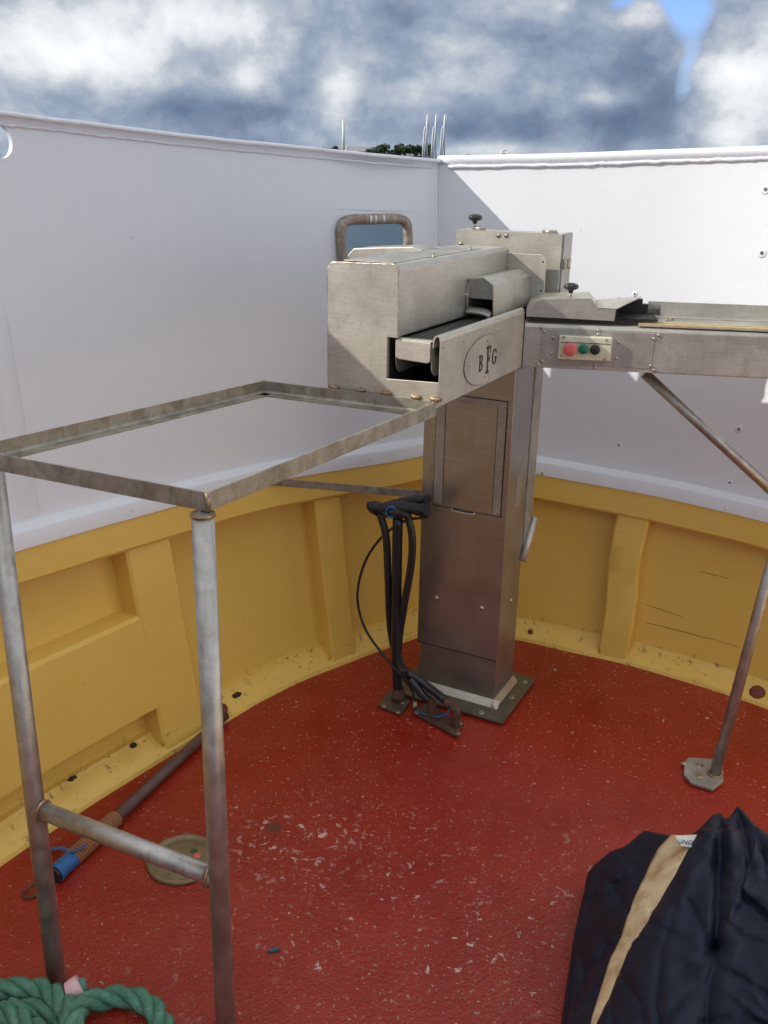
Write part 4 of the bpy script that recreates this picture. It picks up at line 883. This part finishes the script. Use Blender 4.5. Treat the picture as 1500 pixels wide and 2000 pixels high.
# ------------------------------------------------------------------ small things on the deck
gp = thing('hook_pole', 'wooden pole lying along the left kerb with blue tape, brown twine and a wire hook', 'pole', onz(215, 1610))
pa, pb = onz(440, 1397, .02), onz(108, 1708, .022)
ax = (pb-pa)/np.linalg.norm(pb-pa)
def pp_(px, py, z=.022): return onz(px, py, z)
mb = MB(); mb.tube([pa, pa+(pb-pa)*.3, pa+(pb-pa)*.72], [.0155, .0165, .0165], 14); mb.build('shaft', SHAFT, gp)
t0, t1 = .70, .92
mb = MB(); n_ = 700; P = []
e = np.cross(ax, ZZ); e /= np.linalg.norm(e); f_ = np.cross(ax, e)
for i in range(n_): a = i/n_*2*math.pi*20; t = t0+(t1-t0)*i/n_; P.append(pa+(pb-pa)*t+(e*math.cos(a)+f_*math.sin(a))*.020)
mb.tube(P, .0042, 6); mb.tube([pa+(pb-pa)*t0, pa+(pb-pa)*t1], .019, 12); mb.build('twine_wrap', TWINE, gp)
for (a, b, r_) in ((.715, .745, .022), (.915, 1.0, .024)):
    mb = MB(); P = [pa+(pb-pa)*t for t in np.linspace(a, b, 14)]; mb.tube([jit(p, .002, 60) for p in P], [r_*(.93+.1*abs(noise.noise(Vector(p)*90))) for p in P], 16)
    if b > .9: mb.tube([pb-ax*.002, pb+ax*.008], .021, 14, 1)
    mb.build('blue_tape', [BLUETAPE, TAPE], gp)
mb = MB(); G = []
P = smooth_path([onz(168, 1650, .05), onz(140, 1662, .045), onz(118, 1656, .02), onz(98, 1659, .01)], 6)
for p in P: G.append([p+A(0, -.008, .002), p+A(.002, .007, .0)])
mb.grid(G); o_ = mb.build('tape_tail', BLUETAPE, gp); md = o_.modifiers.new('s', 'SOLIDIFY'); md.thickness = .0015
mb = MB(); mb.tube(smooth_path([pb, onz(78, 1722, .02), onz(50, 1738, .008), onz(45, 1750, .005), onz(58, 1753, .005), onz(78, 1744, .006)], 8), .0035, 8); mb.build('hook', RUSTY, gp)
cc_ = onz(358, 1680, 0)
dc = thing('deck_cap', 'round khaki screw-down deck plate behind the right table leg', 'deck plate', cc_)
mb = MB(); mb.lathe(cc_, ZZ, [(.094, 0), (.094, .006), (.090, .010), (.083, .011), (.079, .006), (.074, .0045), (.070, .007), (0, .0075)], 40)
mb.v = [tuple(jit(p, .0015, 60)) for p in mb.v]; mb.build('rim', CAPM, dc)
mb = MB()
for a, r_ in ((.3, .014), (.9, .010), (2.8, .009)): mb.lathe(cc_+A(.035*math.cos(a), .035*math.sin(a), .007), ZZ, [(r_, 0), (r_*.6, .002), (0, .0025)], 7, 0 if a > .5 else 1)
mb.build('paint_flake', [flat('flake_green', (.02, .10, .05), .6), REDB], dc)
p = onz(535, 1856, .001); mb = MB()
q_ = [onz(*a, .003) for a in ((522, 1858), (532, 1853), (547, 1851), (545, 1857), (528, 1861))]; mb.prism([(a[0], a[1]) for a in q_], A(0, 0, 0), A(1, 0, 0), A(0, 1, 0), ZZ, .006, 0, .001)
tag(mb.build('plastic_scrap', flat('teal_scrap', (.03, .09, .11), .35)), 'small dark blue scrap lying alone on the red deck', 'scrap')

# rope
def strand_rope(mb, path, R_, turns_per_m=6.3, seed=0, k=14):
    P = smooth_path(path, k); n = len(P); L_ = np.r_[0, np.cumsum([np.linalg.norm(P[i+1]-P[i]) for i in range(n-1)])]
    m_ = int(L_[-1]/.004); Q = np.array([[np.interp(t, L_, [p[j] for p in P]) for j in range(3)] for t in np.linspace(0, L_[-1], m_)])
    T = np.gradient(Q, axis=0); T /= np.linalg.norm(T, axis=1)[:, None]; fr_ = []; nn = np.cross(T[0], A(0, 0, 1)); nn /= np.linalg.norm(nn)
    for i in range(m_): nn = nn-T[i]*nn.dot(T[i]); nn /= np.linalg.norm(nn); fr_.append((nn.copy(), np.cross(T[i], nn)))
    rs = R_*.50; ro = R_*.50
    for s_ in range(3):
        pts = [Q[i]+(fr_[i][0]*math.cos(a)+fr_[i][1]*math.sin(a))*ro for i in range(m_) for a in [2*math.pi*(s_/3)+i*.004*turns_per_m*2*math.pi]]
        pts = [jit(p, .0012, 120) for p in pts]; mb.tube(pts, rs, 12)
        rng = random.Random(seed+s_)
        for _ in range(int(m_*22)):
            i = rng.randrange(1, m_-1); ctr_ = pts[i]; out = A(*Vector((rng.gauss(0, 1), rng.gauss(0, 1), rng.gauss(0, 1))).normalized())
            dirv = pts[i+1]-pts[i-1]; dirv /= np.linalg.norm(dirv); out = out-dirv*out.dot(dirv); out /= np.linalg.norm(out)+1e-9
            a = ctr_+out*rs*.97; ln = rng.uniform(.006, .018); tip = a+dirv*ln*rng.choice((-1, 1))+out*ln*rng.uniform(.02, .35)+np.cross(out, dirv)*ln*rng.uniform(-.4, .4); sd = np.cross(out, dirv)*.00055
            mb.add([a-sd, a+sd, tip], [[0, 1, 2]])
rope = thing('mooring_rope', 'thick green three-strand rope in a loose knot on the deck at bottom left', 'rope', onz(100, 1990))
mb = MB(); rz = .027
strand_rope(mb, [onz(-60, 1935, rz), onz(-10, 1932, rz), onz(40, 1930, rz), onz(85, 1935, rz+.005), onz(118, 1955, rz+.02), onz(140, 1990, rz+.03), onz(148, 2020, rz+.02), onz(140, 2070, rz)], .0235)
strand_rope(mb, [onz(110, 2075, rz+.02), onz(135, 2040, rz+.03), onz(140, 1990, rz+.035), onz(165, 1960, rz+.015), onz(205, 1950, rz), onz(250, 1947, rz), onz(290, 1962, rz), onz(313, 1990, rz), onz(325, 2030, rz), onz(330, 2090, rz)], .0235, seed=9)
strand_rope(mb, [onz(-70, 1960, rz), onz(-20, 1972, rz), onz(25, 1985, rz+.008), onz(65, 2010, rz+.02), onz(105, 2040, rz+.02), onz(150, 2075, rz)], .0235, seed=5)
strand_rope(mb, [onz(20, 1968, rz-.002), onz(70, 1972, rz-.002), onz(110, 1985, rz), onz(120, 2020, rz)], .021, seed=15)
mb.build('rope_lay', ROPE, rope, fixn=False)
mb = MB(); a = onz(128, 1938, .05); b = onz(160, 1924, .055); mb.tube([jit(a+(b-a)*t, .002, 90) for t in np.linspace(0, 1, 6)], [.018, .02, .021, .023, .024, .026], 14, 0, caps=False); mb.tube([b+(a-b)*.3, b+(b-a)*.25], .014, 12, 1)
mb.build('taped_end', [PINK, ROPE], rope)

# ------------------------------------------------------------------ jacket
jk = thing('jacket', 'crumpled navy waterproof jacket with a stained tan front strip lying in a heap', 'jacket', onz(1350, 1900))
BP = [(1090, 2110), (1105, 2000), (1112, 1940), (1124, 1845), (1131, 1790), (1147, 1720), (1149, 1703), (1160, 1690), (1192, 1663), (1222, 1652), (1258, 1622), (1300, 1630), (1345, 1634), (1362, 1622), (1392, 1591), (1408, 1588), (1417, 1600), (1428, 1592), (1441, 1573), (1458, 1592), (1476, 1612), (1510, 1636), (1560, 1660), (1620, 1700), (1680, 1780), (1700, 1900), (1700, 2110)]
bpL = np.r_[0, np.cumsum([math.dist(BP[i], BP[i+1]) for i in range(len(BP)-1)])]
def bpt(t): q = t*bpL[-1]; return A(np.interp(q, bpL, [p[0] for p in BP]), np.interp(q, bpL, [p[1] for p in BP]))
def segd(p, poly):
    best = (1e9, 0)
    for (a, b) in zip(poly[:-1], poly[1:]):
        a = A(*a); b = A(*b); t = max(0, min(1, (p-a).dot(b-a)/((b-a).dot(b-a)))); v = p-(a+(b-a)*t); d = np.linalg.norm(v); sg = 1 if (b-a)[0]*v[1]-(b-a)[1]*v[0] > 0 else -1
        if d < best[0]: best = (d, sg*d)
    return best[1]
VAL = [([(1160, 1700), (1200, 1730), (1222, 1780)], 10, .012), ([(1150, 1760), (1180, 1745), (1215, 1715)], 7, .010), ([(1120, 1960), (1145, 1900), (1180, 1870)], 8, .012), ([(1330, 1720), (1310, 1800), (1290, 1860)], 9, .010), ([(1345, 1760), (1380, 1830), (1395, 1870)], 8, .012), ([(1420, 1800), (1450, 1830), (1520, 1850)], 9, .010), ([(1290, 1880), (1280, 1960), (1300, 2080)], 8, .012), ([(1408, 1592), (1406, 1680), (1402, 1790), (1398, 1850)], 12, .030), ([(1442, 1585), (1456, 1640), (1466, 1700)], 10, .016), ([(1400, 1850), (1385, 1930), (1375, 2100)], 16, .022),
       ([(1130, 1840), (1175, 1790), (1215, 1760)], 9, .008), ([(1140, 1900), (1190, 1850)], 9, .008), ([(1262, 1630), (1240, 1690), (1210, 1740)], 16, .008),
       ([(1330, 1900), (1370, 1880), (1400, 1850)], 14, .012), ([(1210, 1905), (1250, 1960), (1262, 2060)], 10, .010), ([(1190, 1955), (1205, 2060)], 7, .008), ([(1290, 2000), (1330, 1950), (1360, 1930)], 16, .010),
       ([(1480, 1638), (1500, 1720), (1560, 1830)], 12, .014), ([(1455, 1755), (1475, 1765), (1500, 1790)], 8, .012), ([(1400, 1890), (1440, 1905), (1500, 1945), (1580, 1985)], 7, .010), ([(1370, 2000), (1440, 1985), (1560, 2030)], 12, .014)]
RID = [([(1425, 1610), (1432, 1700), (1425, 1800)], 14, .016), ([(1385, 1620), (1340, 1720), (1290, 1830), (1245, 1900)], 26, .012), ([(1480, 1640), (1455, 1700), (1440, 1760)], 10, .014), ([(1190, 1700), (1170, 1790), (1150, 1900)], 18, .008), ([(1320, 1800), (1300, 1900), (1320, 2060)], 30, .012)]
TRL = [(1310, 1630), (1284, 1658), (1254, 1720), (1231, 1770), (1212, 1832), (1192, 1871), (1172, 1933), (1156, 1986), (1140, 2060)]
TRR = [(1362, 1631), (1340, 1667), (1318, 1709), (1287, 1762), (1259, 1810), (1237, 1840), (1214, 1888), (1192, 1944), (1168, 1996), (1156, 2060)]
def jz(px, py):
    p = A(px, py); e = np.interp(py, [1573, 1700, 1800, 1900, 2000, 2110], [1150, 1148, 1130, 1116, 1104, 1090])
    z = .07+.40*(1-math.exp(-max(0, px-e)/210.)); z -= .10*max(0, (1700-py)/130)*max(0, min(1, (1400-px)/200))
    for pl_, w, am in VAL: d = segd(p, pl_); z -= am*math.exp(-(abs(d/w)*1.1)**1.35)
    for pl_, w, am in RID: d = segd(p, pl_); z += am*.75*math.exp(-abs(d/w)**1.5)
    d = segd(p, TRR)  # right front lies over the strip: raised edge
    z += .016/(1+math.exp(d/2.5)) if py > 1620 else 0
    wx = px+30*noise.noise(Vector((px*.01, py*.01, 5))); wy = py+30*noise.noise(Vector((px*.01, py*.01, 8)))
    z += .010*noise.noise(Vector((px*.012, py*.008, 0)))
    a1 = (wx*.8+wy*.45); a2 = (wx*.35-wy*.75)
    z += .009*(1-abs(noise.noise(Vector((a1*.020, wy*.006, 3))))*3.0)*(.5+.5*noise.noise(Vector((px*.006, py*.006, 1))))
    z += .009*(1-abs(noise.noise(Vector((a2*.030, wx*.010, 13))))*3.0)*max(0, .3+noise.noise(Vector((px*.009, py*.009, 31)))*1.4)
    return z
NA, NBb = 230, 120
G = []
for i in range(NA+1):
    t = i/NA; b = bpt(t); f0 = A(1215+t*420, 2110); col = []
    e0 = onz(b[0], b[1], jz(*b)); ctr0 = onz(1400, 1900, .3); o_ = e0-ctr0; o_[2] = 0; o_ /= np.linalg.norm(o_)
    back_ = .012
    for k in (4, 3, 2, 1): col.append(A(*(e0+o_*(back_*(k/4)**.6*.9))[:2], max(.004, e0[2]*(1-(k/4)**1.3))))
    for j in range(NBb+1):
        u_ = (j/NBb)**1.25; p = b+(f0-b)*u_; zz = jz(p[0], p[1]); edge = min(1, j/5.); col.append(onz(p[0], p[1], zz-.010*(1-edge)**2))
    G.append(col)
mb = MB(); mb.grid(G); o_ = mb.build('shell', NAVY, jk); 
mb = MB(); G = []
for t in np.linspace(0, 1, 90):
    def on(poly, t):
        L_ = np.r_[0, np.cumsum([math.dist(poly[i], poly[i+1]) for i in range(len(poly)-1)])]; return A(np.interp(t*L_[-1], L_, [p[0] for p in poly]), np.interp(t*L_[-1], L_, [p[1] for p in poly]))
    a = on(TRL, t); b = on(TRR, t)+A(4, 2); row = []
    for k in range(13):
        s_ = k/12; p = a+(b-a)*s_; zz = jz(*a)+(jz(*(b-A(6, 3)))-jz(*a))*min(1, s_*1.1); row.append(onz(p[0], p[1], zz+.004+.004*math.sin(s_*3.14)+.003*noise.noise(Vector((p[0]*.05, p[1]*.03, 0)))-(0.004 if k == 0 else 0)))
    G.append(row)
mb.grid(G); o_ = mb.build('front_strip', TAN, jk, label='stained tan strip down the jacket front'); md = o_.modifiers.new('s', 'SOLIDIFY'); md.thickness = .003
mb = MB(); st = []
for t in np.linspace(0, 1, 150)[1:-1:2]:
    a = on(TRL, t)+A(6, 1); a2 = on(TRL, t+.004)+A(6, 1); st.append((a, a2))
for a, a2 in st:
    z_ = jz(*(a-A(6, 1)))+.0075; mb.tube([onz(a[0], a[1], z_), onz(a2[0], a2[1], z_)], .0007, 5)
mb.build('stitching', flat('thread', (.12, .07, .04), .8), jk)
# collar label with its lettering
LBZ = max(jz(1340, 1650), jz(1325, 1640), jz(1350, 1636))+.016
def lp_(px, py, dz=.0): return onz(px, py, LBZ+dz)
cu = bpy.data.curves.new('t', 'FONT'); cu.body = 'UNDE'; cu.size = 1; cu.extrude = .01; to = bpy.data.objects.new('t', cu); COL.objects.link(to)
bpy.context.view_layer.update(); me = bpy.data.meshes.new_from_object(to.evaluated_get(bpy.context.evaluated_depsgraph_get())); COL.objects.unlink(to)
xs = [v.co.x for v in me.vertices]; w_ = max(xs); mb = MB()
lo, lx, ly = lp_(1322, 1646, .004), lp_(1360, 1650, .004), lp_(1325, 1634, .004)
mb.add([lp_(*p) for p in ((1318, 1632), (1364, 1630), (1352, 1655), (1330, 1652))], [[0, 1, 2, 3]]); o_ = mb.build('neck_label', LABELM, jk); md = o_.modifiers.new('s', 'SOLIDIFY'); md.thickness = .001
mb = MB(); ex_, ey_ = (lx-lo)/w_, (ly-lo); mb.add([lo+ex_*v.co.x+ey_*v.co.y*.85+ZZ*(v.co.z*.05) for v in me.vertices], [list(p.vertices) for p in me.polygons]); mb.build('label_letters', INK, o_, fixn=False)
# pocket flap at the right
PF = [(1474, 1640), (1462, 1690), (1452, 1732), (1462, 1752), (1478, 1765), (1520, 1800), (1570, 1830), (1570, 1745), (1500, 1695)]
cen = A(1505, 1735); mb = MB(); G = []
dn_ = []
for i in range(len(PF)):
    a, b = A(*PF[i]), A(*PF[(i+1) % len(PF)])
    for k in range(6): dn_.append(a+(b-a)*k/6)
dn_.append(dn_[0])
for u_ in np.linspace(0, 1, 14): G.append([onz(*(cen+(p-cen)*u_), jz(*(cen+(p-cen)*u_))+.014-.004*u_**6) for p in dn_])
mb.grid(G); o_ = mb.build('pocket_flap', NAVY, jk); md = o_.modifiers.new('s', 'SOLIDIFY'); md.thickness = .006; md.offset = -1
